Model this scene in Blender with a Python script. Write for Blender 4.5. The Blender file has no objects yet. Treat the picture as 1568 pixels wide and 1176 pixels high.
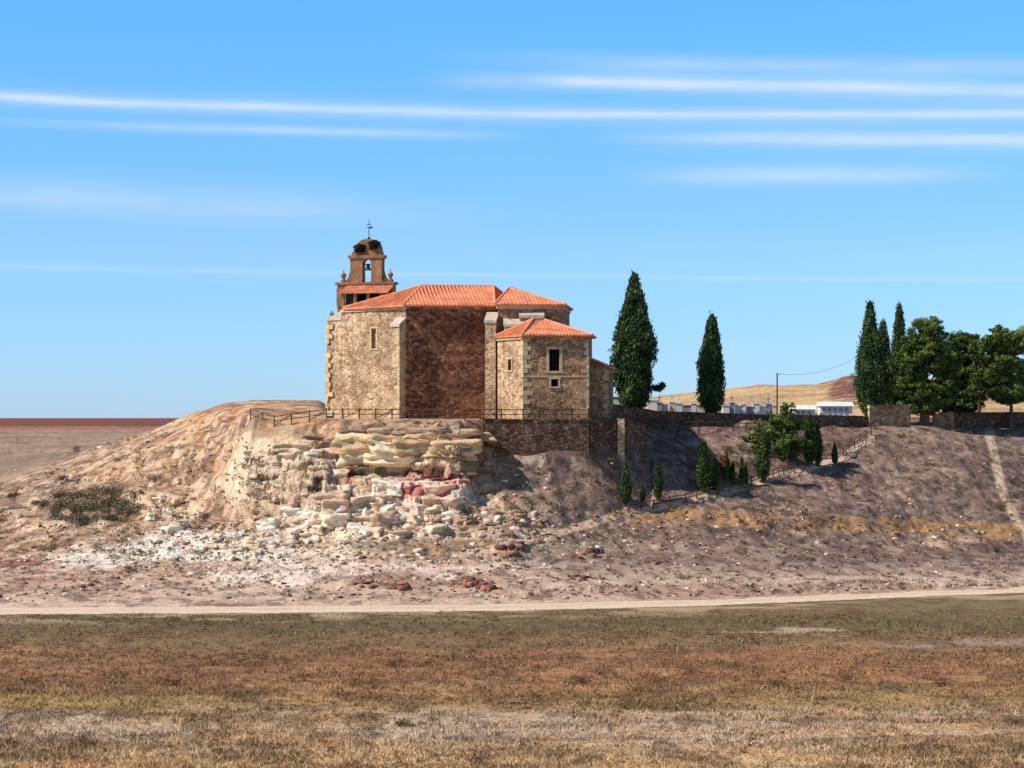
import bpy, bmesh, math, random
import numpy as np
from mathutils import Vector
rng=np.random.default_rng(7); random.seed(5)
F=3536.; H=17.; CX=784.; HY=640.
def W(px,py,Y): return Vector(((px-CX)*Y/F, Y, H-(py-HY)*Y/F))
def P(px,Y): return ((px-CX)*Y/F, Y)
def lin(c):
    a=np.asarray(c,float)/255.
    return np.where(a<=0.04045,a/12.92,((a+0.055)/1.055)**2.4)
scene=bpy.context.scene
COL=scene.collection
# ---------------------------------------------------------------- noise
def hsh(ix,iy,seed):
    h=(ix.astype(np.int64)*374761393+iy.astype(np.int64)*668265263+seed*144269504)&0xffffffff
    h=((h^(h>>13))*1274126177)&0xffffffff
    h=h^(h>>16)
    return (h&0xffff)/65535.
def vn(x,y,seed=0):
    ix=np.floor(x);iy=np.floor(y);fx=x-ix;fy=y-iy
    fx=fx*fx*(3-2*fx);fy=fy*fy*(3-2*fy)
    a=hsh(ix,iy,seed);b=hsh(ix+1,iy,seed);c=hsh(ix,iy+1,seed);d=hsh(ix+1,iy+1,seed)
    return (a*(1-fx)+b*fx)*(1-fy)+(c*(1-fx)+d*fx)*fy
def fbm(x,y,o=4,seed=0):
    s=0;a=.5;t=0
    for i in range(o):
        s=s+a*vn(x,y,seed+i*17);t+=a;a*=.5
        x,y=(x*1.62-y*1.18)+3.7,(x*1.18+y*1.62)+9.1
    return s/t
def voro(x,y,seed=0):
    ix=np.floor(x);iy=np.floor(y)
    f1=np.full(x.shape,9.);f2=np.full(x.shape,9.);idv=np.zeros(x.shape)
    for i in (-1,0,1):
        for j in (-1,0,1):
            cx=ix+i;cy=iy+j
            dx=cx+hsh(cx,cy,seed)-x;dy=cy+hsh(cx,cy,seed+5)-y
            d=np.sqrt(dx*dx+dy*dy);r=hsh(cx,cy,seed+9)
            nw=d<f1
            f2=np.where(nw,f1,np.minimum(f2,d))
            idv=np.where(nw,r,idv);f1=np.where(nw,d,f1)
    return f1,f2,idv
def sst(a,b,x):
    t=np.clip((x-a)/(b-a),0,1);return t*t*(3-2*t)
# ---------------------------------------------------------------- materials
def newmat(name):
    m=bpy.data.materials.new(name);m.use_nodes=True
    nt=m.node_tree;b=nt.nodes['Principled BSDF'];b.inputs['Roughness'].default_value=.9
    b.inputs['Specular IOR Level'].default_value=.15
    return m,nt,b
def vcol_mat(name,scales=((3.,.25),(14.,.3)),bump=.3,bscale=8.):
    m,nt,b=newmat(name);N=nt.nodes;L=nt.links
    at=N.new('ShaderNodeAttribute');at.attribute_name='Col'
    cur=at.outputs['Color']
    tc=N.new('ShaderNodeTexCoord')
    for s,a in scales:
        n=N.new('ShaderNodeTexNoise');n.inputs['Scale'].default_value=s;n.inputs['Detail'].default_value=5
        L.new(tc.outputs['Object'],n.inputs['Vector'])
        mr=N.new('ShaderNodeMapRange');mr.inputs['From Min'].default_value=.3;mr.inputs['From Max'].default_value=.7
        mr.inputs['To Min'].default_value=1-a;mr.inputs['To Max'].default_value=1+a
        L.new(n.outputs['Fac'],mr.inputs['Value'])
        v=N.new('ShaderNodeVectorMath');v.operation='SCALE'
        L.new(cur,v.inputs[0]);L.new(mr.outputs[0],v.inputs['Scale']);cur=v.outputs[0]
    L.new(cur,b.inputs['Base Color'])
    if bump:
        n=N.new('ShaderNodeTexNoise');n.inputs['Scale'].default_value=bscale;n.inputs['Detail'].default_value=6
        L.new(tc.outputs['Object'],n.inputs['Vector'])
        bp=N.new('ShaderNodeBump');bp.inputs['Strength'].default_value=bump;bp.inputs['Distance'].default_value=.1
        L.new(n.outputs['Fac'],bp.inputs['Height']);L.new(bp.outputs[0],b.inputs['Normal'])
    return m
def masonry(name,c1,c2,c3,mortar,scale=2.4,mw=.07,rough=1.):
    m,nt,b=newmat(name);N=nt.nodes;L=nt.links
    tc=N.new('ShaderNodeTexCoord')
    mp=N.new('ShaderNodeMapping');mp.inputs['Scale'].default_value=(1,1,1.35);L.new(tc.outputs['Object'],mp.inputs['Vector'])
    v=N.new('ShaderNodeTexVoronoi');v.inputs['Scale'].default_value=scale;L.new(mp.outputs[0],v.inputs['Vector'])
    ve=N.new('ShaderNodeTexVoronoi');ve.feature='DISTANCE_TO_EDGE';ve.inputs['Scale'].default_value=scale;L.new(mp.outputs[0],ve.inputs['Vector'])
    sx=N.new('ShaderNodeSeparateColor');L.new(v.outputs['Color'],sx.inputs[0])
    cr=N.new('ShaderNodeValToRGB');e=cr.color_ramp.elements
    e[0].position=0;e[0].color=(*lin(c1),1);e[1].position=1;e[1].color=(*lin(c3),1)
    k=e.new(.5);k.color=(*lin(c2),1)
    L.new(sx.outputs[0],cr.inputs[0])
    mr=N.new('ShaderNodeMapRange');mr.inputs['From Min'].default_value=mw*.4;mr.inputs['From Max'].default_value=mw*1.6
    L.new(ve.outputs['Distance'],mr.inputs['Value'])
    mx=N.new('ShaderNodeMix');mx.data_type='RGBA';mx.inputs[6].default_value=(*lin(mortar),1)
    L.new(mr.outputs[0],mx.inputs[0]);L.new(cr.outputs[0],mx.inputs[7])
    cur=mx.outputs[2]
    for s,lo,hi in ((.28,.66,1.2),(1.1,.78,1.2),(9.,.8,1.2)):
        n=N.new('ShaderNodeTexNoise');n.inputs['Scale'].default_value=s;n.inputs['Detail'].default_value=4
        L.new(tc.outputs['Object'],n.inputs['Vector'])
        r=N.new('ShaderNodeMapRange');r.inputs['From Min'].default_value=.32;r.inputs['From Max'].default_value=.68
        r.inputs['To Min'].default_value=lo;r.inputs['To Max'].default_value=hi
        L.new(n.outputs['Fac'],r.inputs['Value'])
        q=N.new('ShaderNodeVectorMath');q.operation='SCALE';L.new(cur,q.inputs[0]);L.new(r.outputs[0],q.inputs['Scale']);cur=q.outputs[0]
    L.new(cur,b.inputs['Base Color'])
    bp=N.new('ShaderNodeBump');bp.inputs['Strength'].default_value=.7;bp.inputs['Distance'].default_value=.14
    ad=N.new('ShaderNodeMath');ad.operation='ADD';L.new(mr.outputs[0],ad.inputs[0]);L.new(sx.outputs[1],ad.inputs[1])
    L.new(ad.outputs[0],bp.inputs['Height']);L.new(bp.outputs[0],b.inputs['Normal'])
    return m
def plain(name,c,var=.25,scale=3.,rough=.9,bump=.2):
    m,nt,b=newmat(name);N=nt.nodes;L=nt.links
    tc=N.new('ShaderNodeTexCoord');cur=None
    rgb=N.new('ShaderNodeRGB');rgb.outputs[0].default_value=(*lin(c),1);cur=rgb.outputs[0]
    for s,a in ((scale,var),(scale*6,var*.7)):
        n=N.new('ShaderNodeTexNoise');n.inputs['Scale'].default_value=s;n.inputs['Detail'].default_value=4
        L.new(tc.outputs['Object'],n.inputs['Vector'])
        r=N.new('ShaderNodeMapRange');r.inputs['From Min'].default_value=.32;r.inputs['From Max'].default_value=.68
        r.inputs['To Min'].default_value=1-a;r.inputs['To Max'].default_value=1+a
        L.new(n.outputs['Fac'],r.inputs['Value'])
        q=N.new('ShaderNodeVectorMath');q.operation='SCALE';L.new(cur,q.inputs[0]);L.new(r.outputs[0],q.inputs['Scale']);cur=q.outputs[0]
    L.new(cur,b.inputs['Base Color']);b.inputs['Roughness'].default_value=rough
    bp=N.new('ShaderNodeBump');bp.inputs['Strength'].default_value=bump;bp.inputs['Distance'].default_value=.05
    L.new(n.outputs['Fac'],bp.inputs['Height']);L.new(bp.outputs[0],b.inputs['Normal'])
    return m
M_ground=vcol_mat('ground_soil')
M_rock=vcol_mat('boulder_rock',((.9,.16),(4.,.18),(14.,.18)),.6,5.)
M_leaf=vcol_mat('foliage',((1.2,.25),(5.,.2)),0)
M_grass=vcol_mat('dry_grass',((.5,.15),),0)
M_wallL=masonry('rubble_masonry_lit',(150,106,78),(200,160,122),(224,192,154),(212,182,146),2.1)  # paler copy for sun-facing walls, sunlight put into the stone colour
M_wallD=masonry('rubble_masonry_shaded',(98,56,42),(138,86,62),(184,134,100),(152,112,84),2.0,.05)  # darker, redder copy for the nave front, shade painted into the stone
M_wallS=masonry('rubble_masonry_brown',(126,86,62),(172,128,94),(206,166,128),(190,152,116),2.1)  # brown masonry; on the sacristy front its darker tone is painted shade
M_ret=masonry('retaining_masonry',(92,66,52),(126,94,74),(160,128,102),(84,64,52),2.4,.06)
M_ash=plain('ashlar',(204,176,136),.25,1.5)
M_grey=plain('grey_cap_stone',(192,180,160),.2,2.)
M_bell=plain('bell_gable_sandstone',(150,112,82),.35,1.2)
M_tile=plain('terracotta_tile',(222,140,102),.26,.9)
M_tileR=plain('terracotta_ridge',(230,158,120),.2,2.)
M_dark=plain('interior_shade',(26,22,20),.2,2.)  # near-black colour painting the shade inside openings
M_wood=plain('weathered_wood',(104,72,52),.3,4.)
M_iron=plain('iron',(40,36,34),.2,4.,.6)
M_white=plain('white_marble',(225,222,215),.08,2.)
M_twig=plain('twigs',(58,42,32),.4,6.)
M_bronze=plain('bronze',(70,66,48),.2,3.,.5)
# ---------------------------------------------------------------- mesh helpers
def mesh_np(name,verts,faces,cols=None,mat=None,parent=None,smooth=False):
    me=bpy.data.meshes.new(name)
    verts=np.asarray(verts,np.float32);faces=np.asarray(faces,np.int32)
    k=faces.shape[1];n=len(faces)
    me.vertices.add(len(verts));me.vertices.foreach_set('co',verts.ravel())
    me.loops.add(n*k);me.loops.foreach_set('vertex_index',faces.ravel())
    me.polygons.add(n);me.polygons.foreach_set('loop_start',np.arange(0,n*k,k,dtype=np.int32))
    me.polygons.foreach_set('loop_total',np.full(n,k,np.int32))
    me.update(calc_edges=True);me.validate()
    if cols is not None:
        a=me.color_attributes.new(name='Col',type='FLOAT_COLOR',domain='POINT')
        c=np.ones((len(verts),4),np.float32);c[:,:3]=cols;a.data.foreach_set('color',c.ravel())
    if smooth: me.polygons.foreach_set('use_smooth',np.ones(n,bool))
    if mat: me.materials.append(mat)
    o=bpy.data.objects.new(name,me);COL.objects.link(o)
    if parent:o.parent=parent
    return o
class G:
    def __init__(s): s.v=[];s.f=[]
    def add(s,v,f):
        o=len(s.v);s.v+= [tuple(q) for q in v];s.f+=[tuple(i+o for i in q) for q in f]
    def box(s,o,a,b,c):
        o=Vector(o);a=Vector(a);b=Vector(b);c=Vector(c)
        s.add([o,o+a,o+a+b,o+b,o+c,o+a+c,o+a+b+c,o+b+c],[(0,3,2,1),(4,5,6,7),(0,1,5,4),(1,2,6,5),(2,3,7,6),(3,0,4,7)])
    def prism(s,pts,z0,z1):
        n=len(pts);z1=z1 if hasattr(z1,'__len__') else [z1]*n
        v=[(p[0],p[1],z0) for p in pts]+[(p[0],p[1],z) for p,z in zip(pts,z1)]
        s.add(v,[tuple(range(n-1,-1,-1)),tuple(range(n,2*n))]+[(i,(i+1)%n,n+(i+1)%n,n+i) for i in range(n)])
    def tube(s,p0,p1,r0,r1,n=8,caps=True):
        p0=Vector(p0);p1=Vector(p1);d=(p1-p0).normalized()
        a=d.orthogonal().normalized();b=d.cross(a)
        v=[p0+(a*math.cos(t)+b*math.sin(t))*r0 for t in [2*math.pi*i/n for i in range(n)]]
        v+=[p1+(a*math.cos(t)+b*math.sin(t))*r1 for t in [2*math.pi*i/n for i in range(n)]]
        f=[(i,(i+1)%n,n+(i+1)%n,n+i) for i in range(n)]
        if caps:f+=[tuple(range(n-1,-1,-1)),tuple(range(n,2*n))]
        s.add(v,f)
    def lathe(s,c,prof,n=10):
        v=[]
        for r,z in prof:
            for i in range(n):
                t=2*math.pi*i/n;v.append((c[0]+r*math.cos(t),c[1]+r*math.sin(t),c[2]+z))
        f=[]
        for k in range(len(prof)-1):
            for i in range(n):f.append((k*n+i,k*n+(i+1)%n,(k+1)*n+(i+1)%n,(k+1)*n+i))
        f+=[tuple(range(n-1,-1,-1)),tuple(range((len(prof)-1)*n,len(prof)*n))]
        s.add(v,f)
    def obj(s,name,mat,parent=None):
        me=bpy.data.meshes.new(name);me.from_pydata(s.v,[],s.f);me.validate();me.update();me.materials.append(mat)
        o=bpy.data.objects.new(name,me);COL.objects.link(o)
        if parent:o.parent=parent
        return o
def empty(name):
    o=bpy.data.objects.new(name,None);COL.objects.link(o);return o
# ---------------------------------------------------------------- terrain profile
far=[(600,668),(900,658),(1400,651),(3000,646)]
cols={
-700:[(201.5,None),(225,880),(260,830),(330,780),(450,710)]+far,
0:[(206.5,None),(215,905),(230,872),(250,825),(265,790),(285,757),(300,740),(330,742),(450,700)]+far,
130:[(206.5,None),(215,905),(228,870),(240,827),(252,793),(268,757),(290,716),(306,691),(330,705),(450,692)]+far,
250:[(207,None),(215,905),(226,875),(236,835),(246,800),(256,760),(268,718),(285,677),(302,650),(330,668),(450,674)]+far,
300:[(207.2,None),(215,905),(226,872),(236,835),(244,800),(253,760),(263,718),(278,668),(296,634),(302,630),(335,650),(500,668)]+far,
345:[(207.5,None),(214,905),(225,870),(235,835),(242,800),(248,760),(255,715),(264,672),(280,634),(300,617),(340,645),(500,668)]+far,
385:[(207.5,None),(214,905),(225,865),(234,830),(239,800),(242,755),(244.5,705),(247.5,660),(249,642),(256,640),(275,632),(302,612),(340,645),(500,668)]+far,
490:[(208,None),(214,905),(225,865),(233,825),(237,800),(240,745),(242.3,690),(244.4,652),(246,642),(268,640),(285,628),(302,612),(340,645),(500,668)]+far,
530:[(208.5,None),(214,905),(224,865),(231,825),(236,800),(239.5,755),(241.4,724),(243.6,652),(245.5,642),(268,640),(300,640),(340,652),(500,668)]+far,
600:[(209,None),(214,905),(223,865),(230,830),(236,803),(239,765),(241,728),(241.6,720),(243.4,653),(245.5,643),(250,641),(300,641),(400,655)]+far,
705:[(210,None),(216,900),(223,865),(230,835),(235,808),(238.3,770),(240,735),(240.8,724),(242.4,655),(244.5,643),(250,641),(300,641),(400,655)]+far,
728:[(210,None),(216,900),(224,862),(231,830),(237,800),(241,764),(243,735),(244.2,710),(245.3,650),(246.2,642),(252,641),(300,641),(400,655)]+far,
765:[(210.5,None),(216,897),(225,862),(231,828),(236,802),(240,770),(243,735),(245,700),(245.6,692),(246.8,642),(255,641),(300,641),(400,655)]+far,
901:[(212.5,None),(218,894),(227,864),(234,833),(239,808),(242.5,782),(244.5,740),(246.4,697),(246.9,692),(247.9,642),(262,640),(300,640),(400,650)]+far,
955:[(213,None),(219,893),(228,865),(236,835),(241,808),(244,790),(245,776),(247.5,735),(249.4,695),(249.9,690),(250.9,643),(262,640),(300,640),(400,640),(650,612),(900,640),(1400,648),(3000,646)],
1000:[(214,None),(220,892),(228,867),(236,838),(242,808),(246,785),(247,772),(251,737),(256,692),(260,668),(264.5,658),(268,642),(300,638),(400,632),(650,609),(900,640),(1400,648),(3000,646)],
1160:[(218.5,None),(223,892),(232,865),(240,832),(245,808),(247,785),(254,755),(262,705),(268,668),(272,662),(275,645),(320,636),(400,625),(650,590),(900,630),(1400,648),(3000,646)],
1260:[(221,None),(226,890),(234,865),(242,835),(247.5,810),(249,792),(256,762),(265,715),(272,680),(277,664),(280,648),(320,636),(400,622),(650,588),(900,630),(1400,648),(3000,646)],
1300:[(222,None),(227,888),(235,864),(243,835),(248.5,812),(250,795),(257,762),(266,715),(274,678),(279,662),(284,650),(320,638),(400,620),(650,574),(900,630),(1400,648),(3000,646)],
1400:[(226,None),(231,886),(240,861),(248,835),(252.5,815),(254,798),(260,765),(268,728),(276,688),(284,655),(292,650),(330,641),(400,620),(650,578),(900,630),(1400,648),(3000,646)],
1568:[(232,None),(237,882),(246,861),(253,838),(257,822),(259,806),(266,778),(276,730),(288,682),(296,657),(305,652),(340,641),(400,625),(650,590),(900,630),(1400,648),(3000,646)],
2300:[(262,None),(280,830),(330,690),(360,650),(500,630),(900,620),(1400,648),(3000,646)],
}
rows=np.concatenate([np.arange(-40,103,6.),60112/(np.arange(1215,928,-1.3)-640),np.arange(207.5,236,.17),np.arange(236,240.5,.1),
  np.arange(240.5,248.5,.045),np.arange(248.5,252.2,.08),np.arange(252.2,300,.22),np.arange(300,420,1.2),np.arange(420,1000,8.),np.geomspace(1000,60000,36)])
rows=np.unique(rows)
pxg=np.concatenate([np.arange(-6000,-700,300),np.arange(-700,-20,14),np.arange(-20,1590,2.),np.arange(1590,2300,14),np.arange(2300,8000,300)])
cp=sorted(cols);Z=np.zeros((len(cp),len(rows)))
for i,c in enumerate(cp):
    ys=[];zs=[]
    for Y,py in cols[c]:
        ys.append(Y);zs.append(0. if py is None else H-(py-HY)*Y/F)
    Z[i]=np.interp(rows,ys,zs)
ZG=np.zeros((len(rows),len(pxg)))
for j in range(len(rows)): ZG[j]=np.interp(pxg,cp,Z[:,j])
ker=np.array([1,2,3,4,3,2,1.]);ker/=ker.sum()
pad=np.pad(ZG,((0,0),(3,3)),mode='edge');ZG=sum(ker[k]*pad[:,k:k+ZG.shape[1]] for k in range(7))
PX,YY=np.meshgrid(pxg,rows)
XX=(PX-CX)*np.maximum(YY,60.)/F
def pyof(z,Y): return HY+(H-z)*F/np.maximum(Y,1.)
roadY=lambda px: np.interp(px,[-6000,-700,0,400,784,1100,1568,2300,8000],[198,198,203,204.3,206.8,213,228,257,300])
RY=roadY(PX)
off=sst(3.5,12,YY-RY)                       # beyond the road
PYb=pyof(ZG,YY)
plat=((PX>395)&(PX<1000)&(YY>246.)&(YY<282)).astype(float)
slopeY=np.gradient(ZG,axis=0)/np.gradient(rows)[:,None]
amp=off*(1-plat)*(0.35+.9*sst(.1,.5,slopeY))*(1-sst(900,2000,YY))
amp=np.where(YY>330,np.maximum(amp,0)*2.,amp)
crest=sst(275,290,YY)*(1-sst(318,330,YY))*(PX>-100)*(PX<560)
amp=amp*(1-.7*crest)
Zn=ZG+amp*((fbm(XX/7,YY/7,5,3)-.5)*1.9+(fbm(XX/1.3,YY/1.3,4,31)-.5)*.6)
gul=np.abs(fbm(XX/4.+YY/30,YY/18.,4,71)-.5)*2
Zn-=off*(1-plat)*sst(.15,.5,slopeY)*(1-sst(.0,.22,gul))*np.where(PX>770,.18,.5)*(YY<320)*(1-.7*crest)
gul2=np.abs(fbm(XX/9+YY/14.,YY/22.,4,75)-.5)*2
Zn-=off*(1-plat)*sst(.1,.3,slopeY)*(1-sst(.0,.2,gul2))*1.2*(YY<320)*(PX<420)*(YY>245)*(1-.7*crest)
hl=Zn/1.5+fbm(XX/9,YY/9,3,63)*2.2;frl=hl-np.floor(hl)
Zn+=(sst(.3,.7,frl)-frl)*1.5*.55*off*(1-plat)*(YY<300)*sst(236,246,YY)*(1-crest)*np.where(PX<430,1,np.where(PX>800,.35,0))
Zn+=(1-off)*((fbm(XX/9,YY/9,3,8)-.5)*.3+(fbm(XX/1.2,YY/1.2,3,18)-.5)*.16)*sst(5,12,np.abs(YY-RY))*(YY<RY)
# rock zones
WX=PX+(fbm(XX/5,YY/5,4,41)-.5)*100;WY=PYb+(fbm(XX/5,YY/5,4,51)-.5)*50
def ell(cx,cy,rx,ry,soft=.35):
    d=np.sqrt(((WX-cx)/rx)**2+((WY-cy)/ry)**2);return 1-sst(1-soft,1+soft*.6,d)
rock=np.maximum.reduce([ell(400,730,85,62)*.7,ell(265,780,50,34)*.7,ell(580,765,150,48),ell(650,735,90,40),ell(625,695,125,36),ell(480,700,70,40)*.8,ell(700,700,50,50),ell(600,812,190,18)*.6,ell(300,840,120,20)*.4,ell(800,800,60,30)*.5])
rock*=(YY>226)*(YY<256)*off
rock=rock*(1-sst(-.4,.0,Zn-16.6))
s_=1.1
wob=fbm(XX/5,YY/4,3,61)*1.5
hh=Zn/s_+wob
fr=hh-np.floor(hh);layer=np.floor(hh)
f1,f2,vid=voro(XX/2.6+fbm(XX,YY,2,5)*.35,YY/1.9,11)
f1b,f2b,vidb=voro(XX/.95,YY/.8+layer*3.3,23)
terr=(layer+sst(.42,.62,fr)-wob)*s_
Zr=terr+(vid-.5)*.9+(vidb-.5)*.35-.5*(1-sst(0,.08,f2-f1))-.2*(1-sst(0,.1,f2b-f1b))
ZF=Zn*(1-rock*.85)+Zr*rock*.85
st=vn(ZF/.8,XX/11,91)*.65+vn(ZF/.25+3,XX/5,93)*.35
steep=sst(.8,1.6,slopeY)*rock
cx_,cy_,cid=voro(XX/2.1,ZF/1.0,77)
dY=-(st-.5)*1.7*steep-(cid-.5)*1.7*steep-rock*(st-.5)*.4
under=np.exp(-((ZF-11.3-(fbm(XX/3,XX*0,3,5)-.5)*1.5)/.65)**2)*sst(515,545,PX)*(1-sst(705,730,PX))*steep
dY+=under*2.1
YF=YY+dY
PY=pyof(ZF,YF)
# ---------------------------------------------------------------- terrain colour (albedo of soils and rock, plus painted shade on the outcrop's side)
C=np.zeros(XX.shape+(3,))
n_big=fbm(XX/12,YY/12,4,101);n_mid=fbm(XX/3,YY/3,4,111);n_fin=fbm(XX/.7,YY/.7,3,121);n_x=fbm(XX/25,YY/9,4,131)
qy=PY+(n_x-.5)*46*sst(935,1000,PY)+(n_mid-.5)*18*sst(935,960,PY)
bp_=[930,955,980,1005,1035,1055,1078,1098,1118,1145,1180,1400]
bc_=np.array([(130,110,80),(114,98,68),(140,110,78),(158,112,80),(164,118,84),(158,122,82),(170,140,94),(190,154,114),(204,174,142),(200,168,128),(212,178,134),(212,178,134)])
for k in range(3):C[...,k]=np.interp(qy,bp_,lin(bc_)[:,k])
def mixc(mask,c):
    m=np.clip(mask,0,1)[...,None];C[:]=C*(1-m)+lin(c)*m
fg=(YY<RY)*1.
mixc(fg*ell(250,952,420,13)*.55,(98,88,54));mixc(fg*ell(1000,948,600,9)*.4,(108,94,58))
mixc(fg*sst(.5,.6,n_x)*sst(1060,1080,PY)*(1-sst(1090,1110,PY))*.5,(166,144,82))
mixc(fg*sst(.50,.62,fbm(XX/14,YY/5,4,141))*sst(1075,1095,PY)*(1-sst(1130,1160,PY))*.7,(198,174,152))
mixc(fg*sst(.52,.6,n_mid)*sst(970,1000,PY)*.4,(194,148,104))
mixc(fg*sst(.53,.63,fbm(XX/2,YY/4,4,151))*.55,(108,80,56))
mixc(fg*sst(.52,.6,fbm(XX/10,YY/2.5,4,155))*sst(985,1010,PY)*.5,(118,86,58))
mixc(fg*(1-sst(3,7,np.abs(WY-968)))*sst(1060,1110,WX)*(1-sst(1310,1350,WX))*.7*sst(.35,.5,n_mid),(200,172,144))
mixc(fg*(1-sst(3,9,np.abs(PY-992+(PX-1300)*.03+(n_mid-.5)*12)))*sst(1320,1420,PX)*.55*sst(.35,.5,n_mid),(176,154,138))
mixc(fg*sst(.48,.62,fbm(XX/5,YY/3,4,161))*(1-sst(4,13,RY-YY-3)) *.75,(190,158,128))
hill=1-fg
mixc(hill,(202,168,144))
mixc(hill*sst(.45,.6,n_mid)*.55,(162,126,104))
mixc(hill*sst(.5,.62,n_big)*.5,(220,192,168))
up=hill*(1-sst(835,870,PY))
mixc(up*(PX<800),(188,150,118))
mixc(up*sst(.47,.6,n_mid)*.7*(PX<800),(136,104,84))
gR=hill*sst(760,860,PX)*(1-sst(856,890,PY))
mixc(gR,(128,104,96));mixc(gR*sst(.45,.6,n_mid)*.6,(102,82,76));mixc(gR*sst(.52,.62,n_big)*.5,(156,128,110))
mixc(gR*sst(.47,.57,fbm(XX/8,YY/1.6,4,173))*.3,(166,136,112))
mixc(hill*ell(1150,878,380,14)*.6,(182,154,134))
LH=hill*(YY>243)*(PX<520)
mixc(LH*(YY<330)*ell(330,650,190,60),(204,156,114));mixc(LH*(YY<330)*ell(210,705,150,38)*.8,(194,150,114))
mixc(LH*(YY<330)*ell(345,628,120,20)*.8,(208,146,98))
mixc(LH*(YY<330)*ell(60,770,110,40)*.7,(138,112,96))
mixc(LH*(YY<330)*sst(.45,.55,fbm(XX/6,YY/2.2,4,171))*.8,(138,106,84))
mixc(LH*(YY<330)*sst(.56,.62,fbm(XX/2.2,YY/2.2,4,181))*.6,(228,192,152))
fl=hill*(YY>330)*(PX<900)
mixc(fl,(176,144,120));mixc(fl*sst(.42,.55,fbm(XX/30,YY/14,4,185))*.7,(146,120,102));mixc(fl*sst(.5,.6,fbm(XX/9,YY/9,4,187))*.4,(122,106,80))
mixc(fl*(YY>900),(164,114,90))
mixc(fl*(YY>1250),(134,78,58));mixc(fl*(YY>1250)*sst(.5,.6,fbm(XX/90,YY/90,3,9))*.5,(118,62,46))
mixc(hill*(YY>330)*(PX>=900),(210,174,124));mixc(hill*(YY>330)*(PX>=900)*sst(.5,.58,fbm(XX/22,YY/22,4,191))*.6,(168,126,90))
mixc(hill*(YY>400)*ell(1310,594,48,24),(130,86,72))
# rock colours
lay=hsh(layer,layer*0,5)
pal=lin([(240,222,194),(228,200,160),(214,182,140),(190,156,122),(234,210,184),(220,180,152)])
rc=pal[(lay*5.99).astype(int)]*.55+pal[(vid*5.99).astype(int)]*.45
rc=rc*(.78+.38*vidb)[...,None]
m=(rock*sst(.3,.5,fbm(XX/2.5,YY/2.5+ZF,4,201)+.05))[...,None]
C[:]=C*(1-m)+rc*m
mixc(hill*(YY<330)*sst(.56,.64,fbm(XX/1.1,YY/1.4,4,211))*.55*(1-rock),(94,74,64))
mixc(hill*(YY<330)*sst(.6,.66,fbm(XX/.8+7,YY/1.1,4,215))*.5*(1-rock)*np.where(PX>850,.5,1),(220,194,168))
HM=hill*(YY<262)
def rb(cx,cy,rx,ry,c,s):mixc(HM*ell(cx,cy,rx,ry)*s*(.55+.45*sst(.35,.6,n_fin)),c)
rb(395,722,65,58,(232,204,170),.8);rb(262,782,40,26,(236,216,186),.75);rb(290,838,140,24,(244,230,212),.9);rb(160,855,120,18,(242,226,206),.85);rb(450,842,130,18,(238,218,194),.8)
rb(560,775,105,28,(242,224,202),.75);rb(500,800,110,18,(234,212,182),.75);rb(390,884,110,13,(240,218,200),.85);rb(500,864,150,10,(238,214,194),.8)
rb(610,690,85,34,(224,190,134),.8);rb(500,660,190,11,(150,124,98),.7);rb(655,752,60,15,(202,132,114),.7);rb(536,735,18,22,(190,112,90),.7)
rb(672,742,30,12,(156,82,72),.65);rb(28,866,60,14,(116,54,44),.9);rb(590,896,50,8,(134,84,70),.5);rb(730,894,50,8,(134,84,70),.5);rb(845,828,60,12,(188,168,134),.6)
rb(1430,826,60,16,(204,168,144),.85);rb(1340,690,110,12,(188,152,116),.6);rb(735,700,30,45,(112,78,62),.6);rb(690,770,70,14,(228,204,180),.7)  # the dark brown patch paints the shade on the outcrop's right face
rb(870,760,60,30,(164,132,106),.6);rb(950,712,90,18,(134,106,88),.6);rb(600,832,120,9,(170,144,114),.5);rb(200,760,60,14,(228,200,164),.6);rb(700,868,110,9,(228,198,176),.75)
rb(620,880,80,8,(232,206,186),.75);rb(1180,850,120,8,(180,152,132),.5);rb(440,740,60,30,(192,158,126),.5);rb(830,862,90,8,(216,188,164),.6);rb(1000,845,90,9,(190,162,138),.5)
HM_=hill*(YY<310)
def line(pts,th,c,s,soft=1.6):
    xs=[p[0] for p in pts];ys=[p[1] for p in pts]
    horiz=abs(xs[-1]-xs[0])>abs(ys[-1]-ys[0])
    if horiz:
        d=np.abs(PY-np.interp(PX,xs,ys)+(n_mid-.5)*9);w=(PX>xs[0])*(PX<xs[-1])
    else:
        d=np.abs(PX-np.interp(PY,ys,xs)+(n_mid-.5)*6);w=(PY>ys[0])*(PY<ys[-1])
    mixc(HM_*w*(1-sst(th,th*soft,d))*s,c)
line([(960,790),(1060,792),(1160,797),(1260,800),(1400,806),(1600,818)],8,(184,138,92),.85*(.35+.65*sst(.4,.55,n_mid)),2.2)
line([(1513,655),(1522,700),(1540,765),(1575,830)],5,(218,186,152),.95*(.7+.3*sst(.4,.6,n_fin)),1.8)
line([(820,826),(870,812),(960,783),(1040,771),(1110,752),(1200,728),(1290,700),(1340,668)],4.5,(210,178,148),.95)
line([(690,852),(760,840),(820,826)],4,(210,180,154),.8)
line([(500,905),(700,903),(950,893),(1150,889),(1400,882)],3,(212,182,158),.5)
C*=(.78+.44*n_fin)[...,None]
C*=.94
def sheet():
    nr,nc=XX.shape
    V=np.stack([XX,YF,ZF],-1).reshape(-1,3)
    i=np.arange(nr*nc).reshape(nr,nc)
    Fa=np.stack([i[:-1,:-1],i[:-1,1:],i[1:,1:],i[1:,:-1]],-1).reshape(-1,4)
    return mesh_np('ground_terrain',V,Fa,C.reshape(-1,3),M_ground)
sheet()
fcol=lambda px:int(np.argmin(np.abs(pxg-px)))
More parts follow.
